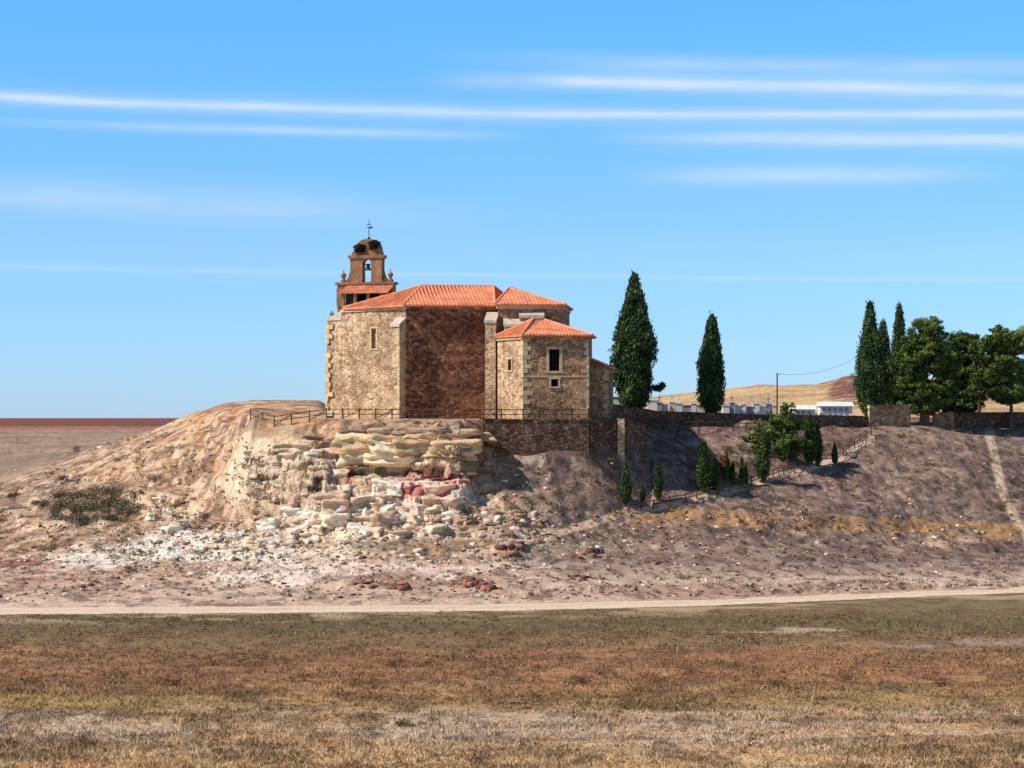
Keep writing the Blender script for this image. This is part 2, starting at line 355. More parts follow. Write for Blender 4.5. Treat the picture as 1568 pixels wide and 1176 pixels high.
def hit(px,py,ymin=100):
    c=fcol(px);r0=np.searchsorted(rows,ymin)
    col=PY[r0:,c];idx=np.argmax(col<=py)+r0
    return Vector((XX[idx,c],YF[idx,c],ZF[idx,c]))
def zt(x,y):
    c=fcol(CX+x*F/y);r=int(np.clip(np.searchsorted(rows,y),0,len(rows)-1));return float(ZF[r,c])
# ---------------------------------------------------------------- dirt road
xs=np.arange(-2200,3600,4.);yc=roadY(xs)
hwid=3.8+1.3*(fbm(xs/60,xs*0,3,7)-.5)+.9*(fbm(xs/9,xs*0+3,3,9)-.5)
V=[]
ts=np.linspace(-1,1,9)
for a,b,w in zip(xs,yc,hwid):
    for t in ts:
        Yv=b+t*w;V.append(((a-CX)*b/F,Yv,.035+.05*(1-t*t)))
V=np.array(V);n=len(xs);i=np.arange(n*9).reshape(n,9)
Fa=np.stack([i[:-1,:-1],i[1:,:-1],i[1:,1:],i[:-1,1:]],-1).reshape(-1,4)
cc=lin((230,202,174))*(.85+.25*fbm(V[:,0]/3,V[:,1]/1.0,4,3))[:,None]
tt=np.tile(ts,n);cc=cc*(1-.12*np.exp(-((tt)/.25)**2))[:,None]*(1-.16*sst(.7,1.,np.abs(tt)))[:,None]
mesh_np('dirt_road',V,Fa,cc*.97,M_ground)
# ---------------------------------------------------------------- rocks
def tmpl():
    bm=bmesh.new()
    for k in range(14):
        v=Vector((random.gauss(0,1),random.gauss(0,1),random.gauss(0,1))).normalized()
        v=Vector((v.x*random.uniform(.8,1),v.y*random.uniform(.8,1),max(-.5,min(.62,v.z))))
        bm.verts.new(v)
    r=bmesh.ops.convex_hull(bm,input=bm.verts)
    bmesh.ops.delete(bm,geom=[e for e in set(r['geom_interior']+r['geom_unused']) if isinstance(e,bmesh.types.BMVert)],context='VERTS')
    bmesh.ops.triangulate(bm,faces=bm.faces)
    bm.verts.index_update()
    v=np.array([q.co[:] for q in bm.verts]);f=np.array([[q.index for q in g.verts] for g in bm.faces]);bm.free();return v,f
T=[tmpl() for _ in range(14)]
def rocks(name,items):
    VV=[];FF=[];CC=[];o=0
    for p,s,c in items:
        v,f=T[random.randrange(14)]
        a=random.uniform(0,6.28);sc=np.array([s*random.uniform(.8,1.5),s*random.uniform(.7,1.1),s*random.uniform(.45,.9)])
        ca,sa=math.cos(a),math.sin(a);q=v*sc
        q=np.stack([q[:,0]*ca-q[:,1]*sa,q[:,0]*sa+q[:,1]*ca,q[:,2]],-1)+np.array(p)
        VV.append(q);FF.append(f+o);o+=len(v);CC.append(np.tile(np.asarray(c)*random.uniform(.8,1.08),(len(v),1)))
    return mesh_np(name,np.concatenate(VV),np.concatenate(FF),np.concatenate(CC),M_rock)
def cube_t(k):
    bm=bmesh.new();bmesh.ops.create_cube(bm,size=2.);bmesh.ops.subdivide_edges(bm,edges=bm.edges,cuts=k,use_grid_fill=True)
    bm.verts.index_update();v=np.array([q.co[:] for q in bm.verts]);f=np.array([[q.index for q in g.verts] for g in bm.faces]);bm.free();return v,f
CV,CF=cube_t(9)
def rough_blocks(name,items,amp_=.17):
    """items: centre, half sizes (x,y,z), yaw, tilt, colour"""
    VV=[];FF=[];CC=[];o=0
    for p,hs,yaw_,tl,c in items:
        v=CV.copy()
        nr_=(np.abs(v)**11).sum(1)**(1/11.);v=v/nr_[:,None]
        v[:,0]*=1+v[:,2]*random.uniform(-.14,.14);v[:,2]*=1+v[:,0]*random.uniform(-.2,.2);v[:,1]*=1+v[:,0]*random.uniform(-.2,.2)
        v[:,0]+=v[:,2]*random.uniform(-.2,.2)
        q=v*np.array(hs)
        q[:,2]+=q[:,0]*tl
        ca,sa=math.cos(yaw_),math.sin(yaw_)
        q=np.stack([q[:,0]*ca-q[:,1]*sa,q[:,0]*sa+q[:,1]*ca,q[:,2]],-1)+np.array(p)
        x,y,z=q.T
        s3=min(hs)
        d1=fbm(x*.9+z*1.3,y*.9-z*.8,4,501)-.5;d2=fbm(y*.9+z*1.3,x*.9+z*.5,4,511)-.5;d3=fbm(x*1.2-y,z*.9+x*.4,3,521)-.5
        lam=(vn(z/.3,x/4.,531)-.5)
        q=q+np.stack([d1*1.6*amp_*2,d2*3.4*amp_*2-lam*.45,d3*1.2*amp_*2],-1)*min(1.3,.5+s3)
        VV.append(q);FF.append(CF+o);o+=len(v)
        cl=np.asarray(c)*random.uniform(.88,1.06)*(1+.35*lam[:,None])*(.84+.32*fbm(x*1.5+z,y*1.5+z*2,3,541))[:,None]
        CC.append(cl)
    return mesh_np(name,np.concatenate(VV),np.concatenate(FF),np.concatenate(CC),M_rock)
def rnd_on(cx,cy,rx,ry,ymin=215):
    a=random.uniform(0,6.28);r=math.sqrt(random.random())
    return hit(cx+rx*r*math.cos(a),cy+ry*r*math.sin(a),ymin)
rp=[lin(c) for c in ((242,226,204),(232,208,176),(216,188,154),(198,168,140),(236,214,192),(226,192,170))]
yel=[lin(c) for c in ((230,200,148),(224,190,140),(212,178,134),(232,208,166),(204,172,134))]
pnk=[lin(c) for c in ((216,160,138),(196,126,110),(228,182,158),(164,96,84),(232,206,184),(236,216,194))]
brn=[lin(c) for c in ((182,152,122),(164,134,108),(206,174,142),(146,120,98))]
it=[]
def beds(xa,xb,levels,yf,wmin=1.2,wmax=3.2,skip=.04):
    for (z0,z1,yo,pl) in levels:
        x=xa+random.uniform(-1,0)
        while x<xb:
            w_=wmin*(wmax/wmin)**random.random()
            if random.random()>skip:
                hz_=(z1-z0)/2*random.uniform(.95,1.2)
                yc_=yf(x+w_/2)+yo+random.uniform(-.3,.3)
                it.append(((x+w_/2,yc_+1.2,(z0+z1)/2+random.uniform(-.12,.12)),(w_/2*1.12,1.2,hz_),random.gauss(0,.08),random.gauss(0,.03),pl[random.randrange(len(pl))]))
            x+=w_
yfA=lambda x:np.interp(x,[-18,-15,-12.5,-9,-6,-4.6,-3.6],[242.4,241.9,241.2,241.0,240.9,241.8,243.6])
beds(-18.,-4.2,[(11.9,13.3,.1,yel),(13.1,14.7,-.05,yel),(14.5,15.3,.55,yel[2:]+brn[:1]),(15.2,15.9,1.0,brn)],yfA,2.4,5.2)
beds(-17.5,-4.6,[(10.4,11.3,1.6,pnk[:4]+brn[:1]),(11.2,11.95,1.4,brn)],yfA,1.8,3.6)
yfB=lambda x:np.interp(x,[-28,-25,-21,-18],[246.5,243.6,242.6,242.2])
beds(-27.5,-17.8,[(12.2,13.2,.2,rp[1:4]),(13.1,14.1,.5,yel[:3]+rp[1:3]),(14.2,15.1,1.2,brn)],yfB,1.6,3.8,.3)
beds(-26.5,-18.5,[(9.4,10.5,-1.2,rp),(10.6,11.6,-.5,rp[1:])],yfB,1.6,3.6,.35)
for x0,x1,y0,y1,n,s0,s1,pl in ((590,708,738,768,20,.5,1.5,pnk),(505,590,748,775,14,.6,1.4,rp+pnk[-2:]),(480,705,765,800,40,.5,1.7,rp),(400,520,775,818,22,.4,1.3,rp),(540,740,795,822,26,.35,1.1,brn[:3]+rp[:3]),(705,745,665,740,12,.6,1.3,brn),(230,290,755,815,16,.4,1.0,rp),(372,440,690,760,10,.4,1.0,rp[1:]),(760,830,770,830,16,.35,.9,brn),(300,420,815,850,12,.3,.8,rp)):
    for _ in range(n):
        p=hit(random.uniform(x0,x1),random.uniform(y0,y1),226);s=s0*(s1/s0)**(random.random()**1.5)
        it.append(((p.x,p.y+s*.35,p.z-.1*s),(s*random.uniform(.7,1.3),s*random.uniform(.6,.9),s*random.uniform(.35,.7)),random.gauss(.1,.5),random.gauss(0,.14),pl[random.randrange(len(pl))]))
rough_blocks('sandstone_ledges',it)
it=[]
for cx,cy,rx,ry,n,s0,s1 in ((590,768,140,26,50,.15,.7),(640,800,170,24,110,.12,.8),(390,745,60,45,30,.12,.5),(270,835,140,24,200,.08,.55),(440,820,130,32,150,.1,.75),(150,858,120,16,130,.08,.5),(800,800,70,35,60,.12,.6),(790,750,50,30,16,.15,.6),(560,845,200,20,130,.08,.6),(880,830,80,20,50,.1,.5),(380,872,180,20,180,.07,.55),(640,880,140,14,60,.07,.4)):
    for _ in range(n):
        p=rnd_on(cx,cy,rx,ry);s=s0*(s1/s0)**(random.random()**1.8);it.append((p-Vector((0,0,s*.1)),s,rp[random.randrange(6)]))
rocks('limestone_boulders',it)
it=[]
rr=[lin(c) for c in ((140,94,78),(118,76,64),(168,122,100))]
for cx,cy,rx,ry,n,s0,s1 in ((565,896,18,5,9,.3,.8),(610,898,16,6,10,.3,.9),(715,893,14,7,10,.3,.9),(745,898,18,7,12,.3,.9),(785,840,18,9,12,.3,.9),(905,852,24,9,14,.3,.8),(885,886,14,5,8,.3,.7),(140,900,16,5,6,.25,.6),(1000,862,22,7,6,.2,.5),(690,883,50,8,10,.15,.4),(960,905,20,4,5,.2,.4)):
    for _ in range(n):it.append((rnd_on(cx,cy,rx,ry,212),random.uniform(s0,s1),rr[random.randrange(3)]))
rocks('red_boulders',it)
it=[]
for _ in range(4200):
    px=random.uniform(-100,1660);py=random.uniform(790,922)
    if px>800 and random.random()<.35:continue
    p=hit(px,py,float(roadY(px))+4);it.append((p,.05*(8.)**(random.random()**2.),rp[random.randrange(6)] if random.random()<.5 else rr[random.randrange(3)]))
for _ in range(450):
    px=random.uniform(800,1600);py=random.uniform(700,860)
    it.append((hit(px,py,230),.05*(7.)**(random.random()**2.5),rp[2+random.randrange(3)]))
for _ in range(400):
    px=random.uniform(0,420);py=random.uniform(680,800)
    it.append((hit(px,py,230),.06*(7.)**(random.random()**2.5),rp[random.randrange(5)]))
rocks('scattered_stones',it)
# ---------------------------------------------------------------- vegetation builders
def diamonds(c,s,asp,up,col):
    n=len(c);d=rng.normal(size=(n,3));d[:,2]+=up;d/=np.linalg.norm(d,axis=1)[:,None]
    r=np.cross(d,rng.normal(size=(n,3)));r/=np.linalg.norm(r,axis=1)[:,None]+1e-9
    s=np.asarray(s)[:,None]
    V=np.stack([c-d*s,c+r*s*asp,c+d*s,c-r*s*asp],1).reshape(-1,3)
    return V,np.arange(4*n).reshape(n,4),np.repeat(col,4,axis=0)
def merge(parts):
    V=[];Fq=[];Cq=[];o=0
    for v,f,c in parts:
        if f.shape[1]==3:f=np.concatenate([f,f[:,2:3]],1)
        V.append(v);Fq.append(f+o);Cq.append(c);o+=len(v)
    return np.concatenate(V),np.concatenate(Fq),np.concatenate(Cq)
def tube_np(p0,p1,r0,r1,c,n=7):
    p0=np.array(p0,float);p1=np.array(p1,float);d=p1-p0;d/=np.linalg.norm(d)+1e-9
    a=np.cross(d,[.3,.9,.1]);a/=np.linalg.norm(a);b=np.cross(d,a);t=np.arange(n)*2*math.pi/n
    ring=np.cos(t)[:,None]*a+np.sin(t)[:,None]*b
    V=np.concatenate([p0+ring*r0,p1+ring*r1]);i=np.arange(n);j=(i+1)%n
    return V,np.stack([i,j,j+n,i+n],-1),np.tile(c,(2*n,1))
bark=lin((110,86,68))
def cypress(base,h,R,dens=1.,col=(46,64,40),hi=(98,116,66),lean=0.):
    b=np.array(base,float);parts=[tube_np(b-[0,0,.4],b+[0,0,h*.35],R*.13+.04,R*.07+.02,bark)]
    pf=lambda t:(.62+.38*np.clip(t/.3,0,1))*np.minimum(1,(np.clip(t,0.0,1)/.1)**.5)*np.minimum(1,np.clip((1-t)/.55,0,1)**.72)
    ph=random.uniform(0,50);t0=.05
    def rad(t,th):
        f=fbm(np.cos(th)*1.5+ph+5,np.sin(th)*1.5+t*h*.55+20,3,7)
        return R*pf(t)*(.45+1.15*f)
    nt_,na=30,16
    t=np.linspace(0.01,.97,nt_);th=np.arange(na)*2*math.pi/na
    TT,TH=np.meshgrid(t,th,indexing='ij');rr_=rad(TT,TH)*.7
    V=np.stack([b[0]+rr_*np.cos(TH)+lean*TT*h,b[1]+rr_*np.sin(TH),b[2]+h*(t0+(1-t0)*TT)],-1).reshape(-1,3)
    i=np.arange(nt_*na).reshape(nt_,na);j=np.roll(i,-1,1)
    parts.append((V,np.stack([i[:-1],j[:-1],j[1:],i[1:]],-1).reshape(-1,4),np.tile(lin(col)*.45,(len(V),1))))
    n=int(dens*max(700,min(5000,130*h*R)))
    t=rng.random(n)**.9*.99;th=rng.random(n)*2*math.pi;rr_=rad(t,th)*(.68+.48*rng.random(n))
    c=np.stack([b[0]+rr_*np.cos(th)+lean*t*h,b[1]+rr_*np.sin(th),b[2]+h*(t0+(1-t0)*t)],-1)
    k=5;cc=np.repeat(c,k,0)+rng.normal(size=(n*k,3))*[.13,.13,.28]*min(1,R)
    mixf=np.clip(fbm(np.cos(th)*2+ph,np.sin(th)*2+t*h*.8,3,3)*2.4-.75+rng.normal(size=n)*.18,0,1)[:,None]
    cl=np.repeat(lin(col)*(1-mixf)+lin(hi)*mixf,k,0)*(.65+.7*rng.random((n*k,1)))
    s=(.10+.13*rng.random(n*k))*min(1.2,.45+.4*R)
    parts.append(diamonds(cc,s,.4,2.2,cl))
    V,Fq,Cq=merge(parts);return mesh_np('cypress_tree',V,Fq,Cq,M_leaf)
def crown_tree(name,base,blobs,col,hi,tr=.22,leaf=.16,dens=1.):
    b=np.array(base,float);parts=[]
    zl=min(q[2]-q[4] for q in blobs);ztop=max(q[2] for q in blobs)
    top=b+[0,0,ztop*.75];mid=b+[random.uniform(-.2,.2),0,max(.6,zl*.8)]
    parts+= [tube_np(b-[0,0,.5],mid,tr,tr*.75,bark),tube_np(mid,top,tr*.75,tr*.2,bark)]
    for dx,dy,dz,r,rz in blobs:
        cpt=b+[dx,dy,dz];s0=mid+(top-mid)*random.uniform(0,.55)
        kn=(s0+cpt)/2+[0,0,-.15*r]
        parts+=[tube_np(s0,kn,tr*.5,tr*.32,bark),tube_np(kn,cpt,tr*.32,tr*.1,bark)]
        m_=int(22+20*r*r)
        u=rng.normal(size=(m_,3));u/=np.linalg.norm(u,axis=1)[:,None]
        cen=cpt+u*np.array([r,r,rz])*(.45+.75*rng.random((m_,1)))
        cr=np.minimum(.62,r*(.14+.24*rng.random(m_)))
        nl=int(85*dens)
        for q in range(m_):
            w=rng.normal(size=(nl,3));w/=np.linalg.norm(w,axis=1)[:,None]
            pts=cen[q]+w*cr[q]*(rng.random((nl,1))**.5)*[1.15,1.15,.7]
            mf=np.clip(.75*rng.random()+.5*(u[q,2]*.5+.3)+rng.normal(size=(nl,1))*.1,0,1)  # upper clumps get the lighter tone, highlights put into leaf colour
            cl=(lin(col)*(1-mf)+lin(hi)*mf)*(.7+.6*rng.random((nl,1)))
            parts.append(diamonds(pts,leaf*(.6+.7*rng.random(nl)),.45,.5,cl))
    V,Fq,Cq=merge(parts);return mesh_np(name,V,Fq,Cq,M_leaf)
def up_base(px,Y):return Vector(((px-CX)*Y/F,Y,zt((px-CX)*Y/F,Y)))
def hgt(b,ytop):return (H-(ytop-HY)*b.y/F)-b.z
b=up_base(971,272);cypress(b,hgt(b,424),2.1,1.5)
cyp=bpy.data.objects['cypress_tree']
g=b+Vector((2.4,0,3.6))
crown_b=[(0.,0,0.,.5,.35),(.55,0,-.1,.45,.3),(.9,0,.25,.35,.3)]
def side_tuft(g):
    parts=[tube_np(g+Vector((-2,0,-.8)),g,.07,.04,bark)]
    for dx,dy,dz,r,rz in crown_b:
        c=np.array(g)+[dx,dy,dz]+rng.normal(size=(350,3))*[r*.5,r*.5,rz*.5]
        parts.append(diamonds(c,.08+.1*rng.random(350),.45,.5,np.tile(lin((56,74,44)),(350,1))*(.7+.6*rng.random((350,1)))))
    V,Fq,Cq=merge(parts);return mesh_np('cypress_side_branch',V,Fq,Cq,M_leaf)
sb=side_tuft(g);sb.parent=cyp
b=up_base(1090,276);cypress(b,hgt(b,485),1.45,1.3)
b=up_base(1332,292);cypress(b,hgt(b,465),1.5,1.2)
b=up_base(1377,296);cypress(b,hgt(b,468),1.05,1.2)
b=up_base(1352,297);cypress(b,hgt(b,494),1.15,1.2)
def bl(b,lst):
    o=[]
    for px,py,rp_,rz in lst:
        q=W(px,py,b.y);o.append((q.x-b.x,random.uniform(-1.4,1.4),q.z-b.z,rp_*b.y/F,rz*b.y/F))
    return o
dg=(48,64,32);dh=(116,132,62)
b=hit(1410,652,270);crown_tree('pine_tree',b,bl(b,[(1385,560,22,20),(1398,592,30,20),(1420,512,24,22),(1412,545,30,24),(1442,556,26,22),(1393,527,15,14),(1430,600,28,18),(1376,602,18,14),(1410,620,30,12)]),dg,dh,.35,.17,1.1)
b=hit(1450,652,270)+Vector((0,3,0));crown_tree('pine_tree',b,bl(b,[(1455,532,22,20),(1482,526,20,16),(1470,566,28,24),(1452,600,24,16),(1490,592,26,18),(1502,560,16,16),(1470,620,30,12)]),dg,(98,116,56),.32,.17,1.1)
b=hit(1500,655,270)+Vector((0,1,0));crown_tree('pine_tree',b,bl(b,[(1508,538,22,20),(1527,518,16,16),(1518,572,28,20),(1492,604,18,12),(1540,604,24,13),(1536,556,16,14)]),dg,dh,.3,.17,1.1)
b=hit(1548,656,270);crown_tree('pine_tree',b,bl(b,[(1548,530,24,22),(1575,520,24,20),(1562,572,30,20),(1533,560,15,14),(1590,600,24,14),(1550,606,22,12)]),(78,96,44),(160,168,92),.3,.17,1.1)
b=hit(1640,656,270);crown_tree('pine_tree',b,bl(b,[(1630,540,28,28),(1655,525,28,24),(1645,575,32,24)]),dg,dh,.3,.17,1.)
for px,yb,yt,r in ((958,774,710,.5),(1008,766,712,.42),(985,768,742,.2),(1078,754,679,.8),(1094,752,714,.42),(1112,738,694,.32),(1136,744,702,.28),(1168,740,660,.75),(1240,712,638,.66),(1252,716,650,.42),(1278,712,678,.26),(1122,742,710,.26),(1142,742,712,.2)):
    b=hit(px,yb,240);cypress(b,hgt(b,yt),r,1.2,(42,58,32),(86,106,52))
b=hit(1206,716,240);crown_tree('pine_tree',b,bl(b,[(1206,628,11,12),(1194,646,15,12),(1217,653,16,12),(1204,675,20,13),(1184,662,13,10),(1228,680,14,10),(1205,692,18,8)]),dg,(118,138,64),.16,.12,.8)
b=hit(1164,700,240)+Vector((0,2,0));crown_tree('pine_tree',b,bl(b,[(1160,656,11,11),(1173,672,14,12),(1150,672,11,9),(1160,688,14,8)]),dg,(140,150,76),.12,.11,.8)
b=hit(1110,735,240)+Vector((0,1,0));crown_tree('almond_tree',b,bl(b,[(1102,706,10,9),(1114,712,10,8)]),(112,84,54),(150,110,70),.08,.1,.5)
# ---------------------------------------------------------------- scrub
def scrub(name,items,leaf=.09):
    parts=[]
    for p,r,c,n in items:
        q=np.array(p)+rng.normal(size=(n,3))*[r*.5,r*.5,r*.28]+[0,0,r*.3]
        parts.append(diamonds(q,leaf*(.6+.8*rng.random(n)),.35,.9,np.tile(lin(c),(n,1))*(.65+.7*rng.random((n,1)))))
    V,Fq,Cq=merge(parts);return mesh_np(name,V,Fq,Cq,M_leaf)
sc=[]
cs=[(112,92,72),(90,80,60),(134,108,80),(82,70,56),(120,90,70),(150,128,88)]
for _ in range(4200):
    px=random.uniform(-60,1640);py=random.uniform(640,915)
    p=hit(px,py,float(roadY(px))+4)
    if p.y>310 or (380<px<930 and p.y>245): continue
    if 400<px<780 and 660<py<830 and random.random()<.8: continue
    sc.append((p,random.uniform(.15,.6)*(1 if random.random()<.9 else 1.6),cs[random.randrange(6)],30))
for _ in range(520):
    px=random.uniform(-40,430) if random.random()<.45 else random.uniform(770,1620)
    py=random.uniform(690,860);p=hit(px,py,float(roadY(px))+4)
    if p.y>306:continue
    if fbm(np.array([px/60.]),np.array([py/22.]),3,99)[0]<.48:continue
    sc.append((p,random.uniform(.4,.95),((84,80,60),(76,70,56),(98,88,66),(92,76,60))[random.randrange(4)],75))
scrub('hillside_scrub',sc)
sc=[]
for _ in range(110):
    sc.append((rnd_on(140,778,75,26,235),random.uniform(.6,1.2),((104,96,78),(90,84,66),(118,104,84))[random.randrange(3)],130))
for px,py,r in ((120,692,1.1),(103,735,.9),(60,775,.9),(210,762,.9),(20,760,.8),(480,752,.9),(488,740,.6)):
    for _ in range(3): sc.append((rnd_on(px,py,8,4,235),r*.7,(86,76,60),120))
for px,py in ((985,668),(1000,660),(1120,690),(1140,686),(1050,690),(1075,700),(900,700),(930,705)):
    sc.append((rnd_on(px,py,8,4,240),.7,(110,98,76),130))
scrub('bramble_bushes',sc,.12)
# ---------------------------------------------------------------- foreground dry grass
n=66000
pyr=936+ (1205-936)*rng.random(n)**.9
pxr=rng.uniform(-80,1650,n)
yr=60112/(pyr-640)
dens_=fbm((pxr-CX)*yr/F/6,yr/6,4,401)
ok=(yr<roadY(pxr)-3.6-.8*rng.random(n))&(dens_+rng.random(n)*.5>.5)
pxr=pxr[ok];yr=yr[ok];n=len(yr)
xr=(pxr-CX)*yr/F
ci=np.clip(np.searchsorted(pxg,pxr),0,len(pxg)-1);ri=np.clip(np.searchsorted(rows,yr),0,len(rows)-1)
zr=ZF[ri,ci];cg=C[ri,ci]
dn=fbm(xr/4,yr/4,3,301)
kb=4
hgts=(.05+.17*rng.random(n)**1.5)*(.3+1.5*dn)*(1+1.1*(rng.random(n)<.1))
base=np.repeat(np.stack([xr,yr,zr],-1),kb,0)+rng.normal(size=(n*kb,3))*[.12,.12,0]
hb=np.repeat(hgts,kb)*(.6+.7*rng.random(n*kb))
ang=rng.random(n*kb)*math.pi;wv=np.stack([np.cos(ang),np.sin(ang),0*ang],-1)*(.02+.025*rng.random((n*kb,1)))
tip=base+np.stack([rng.normal(size=n*kb)*.6*hb,rng.normal(size=n*kb)*.6*hb,hb],-1)
V=np.stack([base-wv,base+wv,tip],1).reshape(-1,3)
tint=np.repeat(cg*(.6+.85*rng.random((n,1))),kb,0)*(.8+.4*rng.random((n*kb,1)))
straw=lin((216,186,130));ms=(rng.random((n*kb,1))<.2)*.5
tint=tint*(1-ms)+straw*ms*.9
mesh_np('dry_grass_field',V,np.arange(3*n*kb).reshape(-1,3),np.repeat(tint,3,0),M_grass)
sc=[]
for px,py,r,c in ((245,1050,.7,(92,62,46)),(270,1050,.6,(92,62,46)),(892,1048,.55,(96,70,50)),(995,1050,.7,(112,72,52)),(1425,1042,.8,(104,60,46)),(1300,1045,.6,(112,76,54)),(1440,1050,.5,(100,66,48)),(620,1112,.4,(84,76,48)),(740,1162,.6,(128,92,72)),(728,1170,.5,(128,92,72)),(130,1135,.45,(112,88,66)),(460,1170,.7,(120,112,78)),(1550,1110,.5,(110,94,66)),(20,1060,.5,(110,96,60)),(1185,1052,.5,(110,90,60)),(545,1050,.5,(120,96,62)),(960,1085,.45,(120,96,70)),(600,1020,.4,(120,80,58)),(1060,1035,.6,(120,76,54)),(310,958,.7,(84,70,48)),(1420,1160,.4,(150,120,90))):
    for _ in range(3): sc.append((rnd_on(px,py,8,2,100),r*1.25,c,100))
for _ in range(2300):
    px=random.uniform(-50,1620);py=random.uniform(945,1185)
    if fbm(np.array([px/90.]),np.array([py/12.]),3,77)[0]<.48: continue
    sc.append((hit(px,py,95),.14*(3.8)**(random.random()**1.6),((120,84,60),(104,86,54),(138,96,70),(128,108,66),(92,76,50),(150,120,76))[random.randrange(6)],26))
o=scrub('steppe_weeds',sc,.07)
# ---------------------------------------------------------------- building helpers
def panel(g,gd,p0,p1,z0,z1,holes=(),depth=.45):
    p0=Vector((p0[0],p0[1],0));p1=Vector((p1[0],p1[1],0));d=p1-p0;L=d.length;d/=L;nn=Vector((d.y,-d.x,0))
    us=sorted({0,L,*[h[0] for h in holes],*[h[1] for h in holes]});zs=sorted({z0,z1,*[h[2] for h in holes],*[h[3] for h in holes]})
    Q=lambda u,z,k=0:p0+d*u-nn*k+Vector((0,0,z))
    for a,b_ in zip(us[:-1],us[1:]):
        for c,e in zip(zs[:-1],zs[1:]):
            if any(h[0]<=a and h[1]>=b_ and h[2]<=c and h[3]>=e for h in holes):continue
            g.add([Q(a,c),Q(b_,c),Q(b_,e),Q(a,e)],[(0,1,2,3)])
    for u0,u1,a,b_ in holes:
        for q in ([Q(u0,a),Q(u1,a),Q(u1,a,depth),Q(u0,a,depth)],[Q(u0,b_),Q(u0,b_,depth),Q(u1,b_,depth),Q(u1,b_)],[Q(u0,a),Q(u0,a,depth),Q(u0,b_,depth),Q(u0,b_)],[Q(u1,a),Q(u1,b_),Q(u1,b_,depth),Q(u1,a,depth)]):
            g.add(q,[(0,1,2,3)])
        gd.add([Q(u0,a,depth),Q(u1,a,depth),Q(u1,b_,depth),Q(u0,b_,depth)],[(0,1,2,3)])  # back panel of the opening, its darkness painted as indoor shade
def frame(g,p0,p1,h,w=.25,pr=.06):
    p0=Vector((p0[0],p0[1],0));p1=Vector((p1[0],p1[1],0));d=(p1-p0).normalized();nn=Vector((d.y,-d.x,0))
    u0,u1,a,b_=h
    def bx(ua,ub,za,zb,pp=pr):g.box(p0+d*ua+nn*pp+Vector((0,0,za)),d*(ub-ua),-nn*(pp+.2),Vector((0,0,zb-za)))
    bx(u0-w,u0,a,b_);bx(u1,u1+w,a,b_);bx(u0-w*1.3,u1+w*1.3,b_,b_+w,pr+.02);bx(u0-w*1.4,u1+w*1.4,a-w*.8,a,pr+.05)
def quoins(g,c,d1,d2,z0,z1,h=.5,La=.95,Lb=.5,pr=.04):
    c=Vector((c[0],c[1],0));k=0;z=z0
    for d,flip in ((d1,0),(d2,1)):
        d=Vector((d[0],d[1],0)).normalized()
        nn=Vector((-d.y,d.x,0)) if not flip else Vector((d.y,-d.x,0))
        z=z0;k=flip
        while z<z1-.1:
            L=(La if k%2 else Lb)*random.uniform(.7,1.2);hh_=min(h,z1-z)-.03
            if random.random()<.8:g.box(c+nn*pr-d*(pr+.001*flip)+Vector((0,0,z+.004*flip)),d*(L+pr),-nn*(.25+pr),Vector((0,0,hh_)))
            z+=h;k+=1
def roof(parent,name,eaves,faces,tops,thick=.2,rib=.42):
    g=G();pts=eaves+tops
    g.add(pts,faces)
    n=len(eaves);lo=[e-Vector((0,0,thick)) for e in eaves]
    g.add(eaves+lo,[(i,n+i,n+(i+1)%n,(i+1)%n) for i in range(n)]+[tuple(range(2*n-1,n-1,-1))])
    g.obj(name,M_tile,parent)
    r=G();rd=G()
    for f in faces:
        P_=[pts[i] for i in f];e0,e1=P_[0],P_[1];u=(e1-e0);L=u.length;u/=L
        nn=(P_[1]-P_[0]).cross(P_[2]-P_[0]).normalized()
        if nn.z<0:nn=-nn
        v=nn.cross(u);v=v if v.z>0 else -v
        poly=[((p-e0).dot(u),(p-e0).dot(v)) for p in P_]
        s=rib*.5
        while s<L:
            best=0
            for i in range(1,len(poly)):
                a=poly[i];b_=poly[(i+1)%len(poly)]
                if (a[0]-s)*(b_[0]-s)<0:
                    t=(s-a[0])/(b_[0]-a[0]);best=max(best,a[1]+t*(b_[1]-a[1]))
            if best>.3:
                q0=e0+u*s-v*.06+nn*.01;q1=e0+u*s+v*(best-.05)+nn*.01
                r.tube(q0,q1,.055,.055,6)
            s+=rib
    r.obj(name+'_tile_rows',M_tile,parent)
    done=set()
    for f in faces:
        m_=len(f)
        for i in range(m_):
            a,b_=f[i],f[(i+1)%m_]
            if a<n and b_<n:continue
            k=(min(a,b_),max(a,b_))
            if k in done:continue
            done.add(k);rd.tube(pts[a]+Vector((0,0,.03)),pts[b_]+Vector((0,0,.03)),.11,.11,8)
    rd.obj(name+'_ridge_tiles',M_tileR,parent)
def cornice(g,p0,p1,z,h=.3,pr=.15,ext=.15):
    p0=Vector((p0[0],p0[1],0));p1=Vector((p1[0],p1[1],0));d=(p1-p0).normalized();nn=Vector((d.y,-d.x,0))
    g.box(p0-d*ext+nn*pr+Vector((0,0,z-h)),d*((p1-p0).length+2*ext),-nn*(pr+.2),Vector((0,0,h)))
CH=empty('stone_church')
gd=G();gl=G();gr=G();gs=G();ga=G();gg=G();gc=G()
ZB=15.6;ZE=29.25
A=P(524,261.8);Bc=P(621,254.);Cc_=P(760,255.6);D=(1.2,268.5);E=(-13.5,272.5)
dAB=(Vector(Bc)-Vector(A)).length
u0=dAB*.47;hz=(24.75,27.0)
panel(gl,gl,A,Bc,ZB,ZE,[(u0,u0+.85,hz[0],hz[1])],.35)
frame(ga,A,Bc,(u0,u0+.85,hz[0],hz[1]),.22,.05)
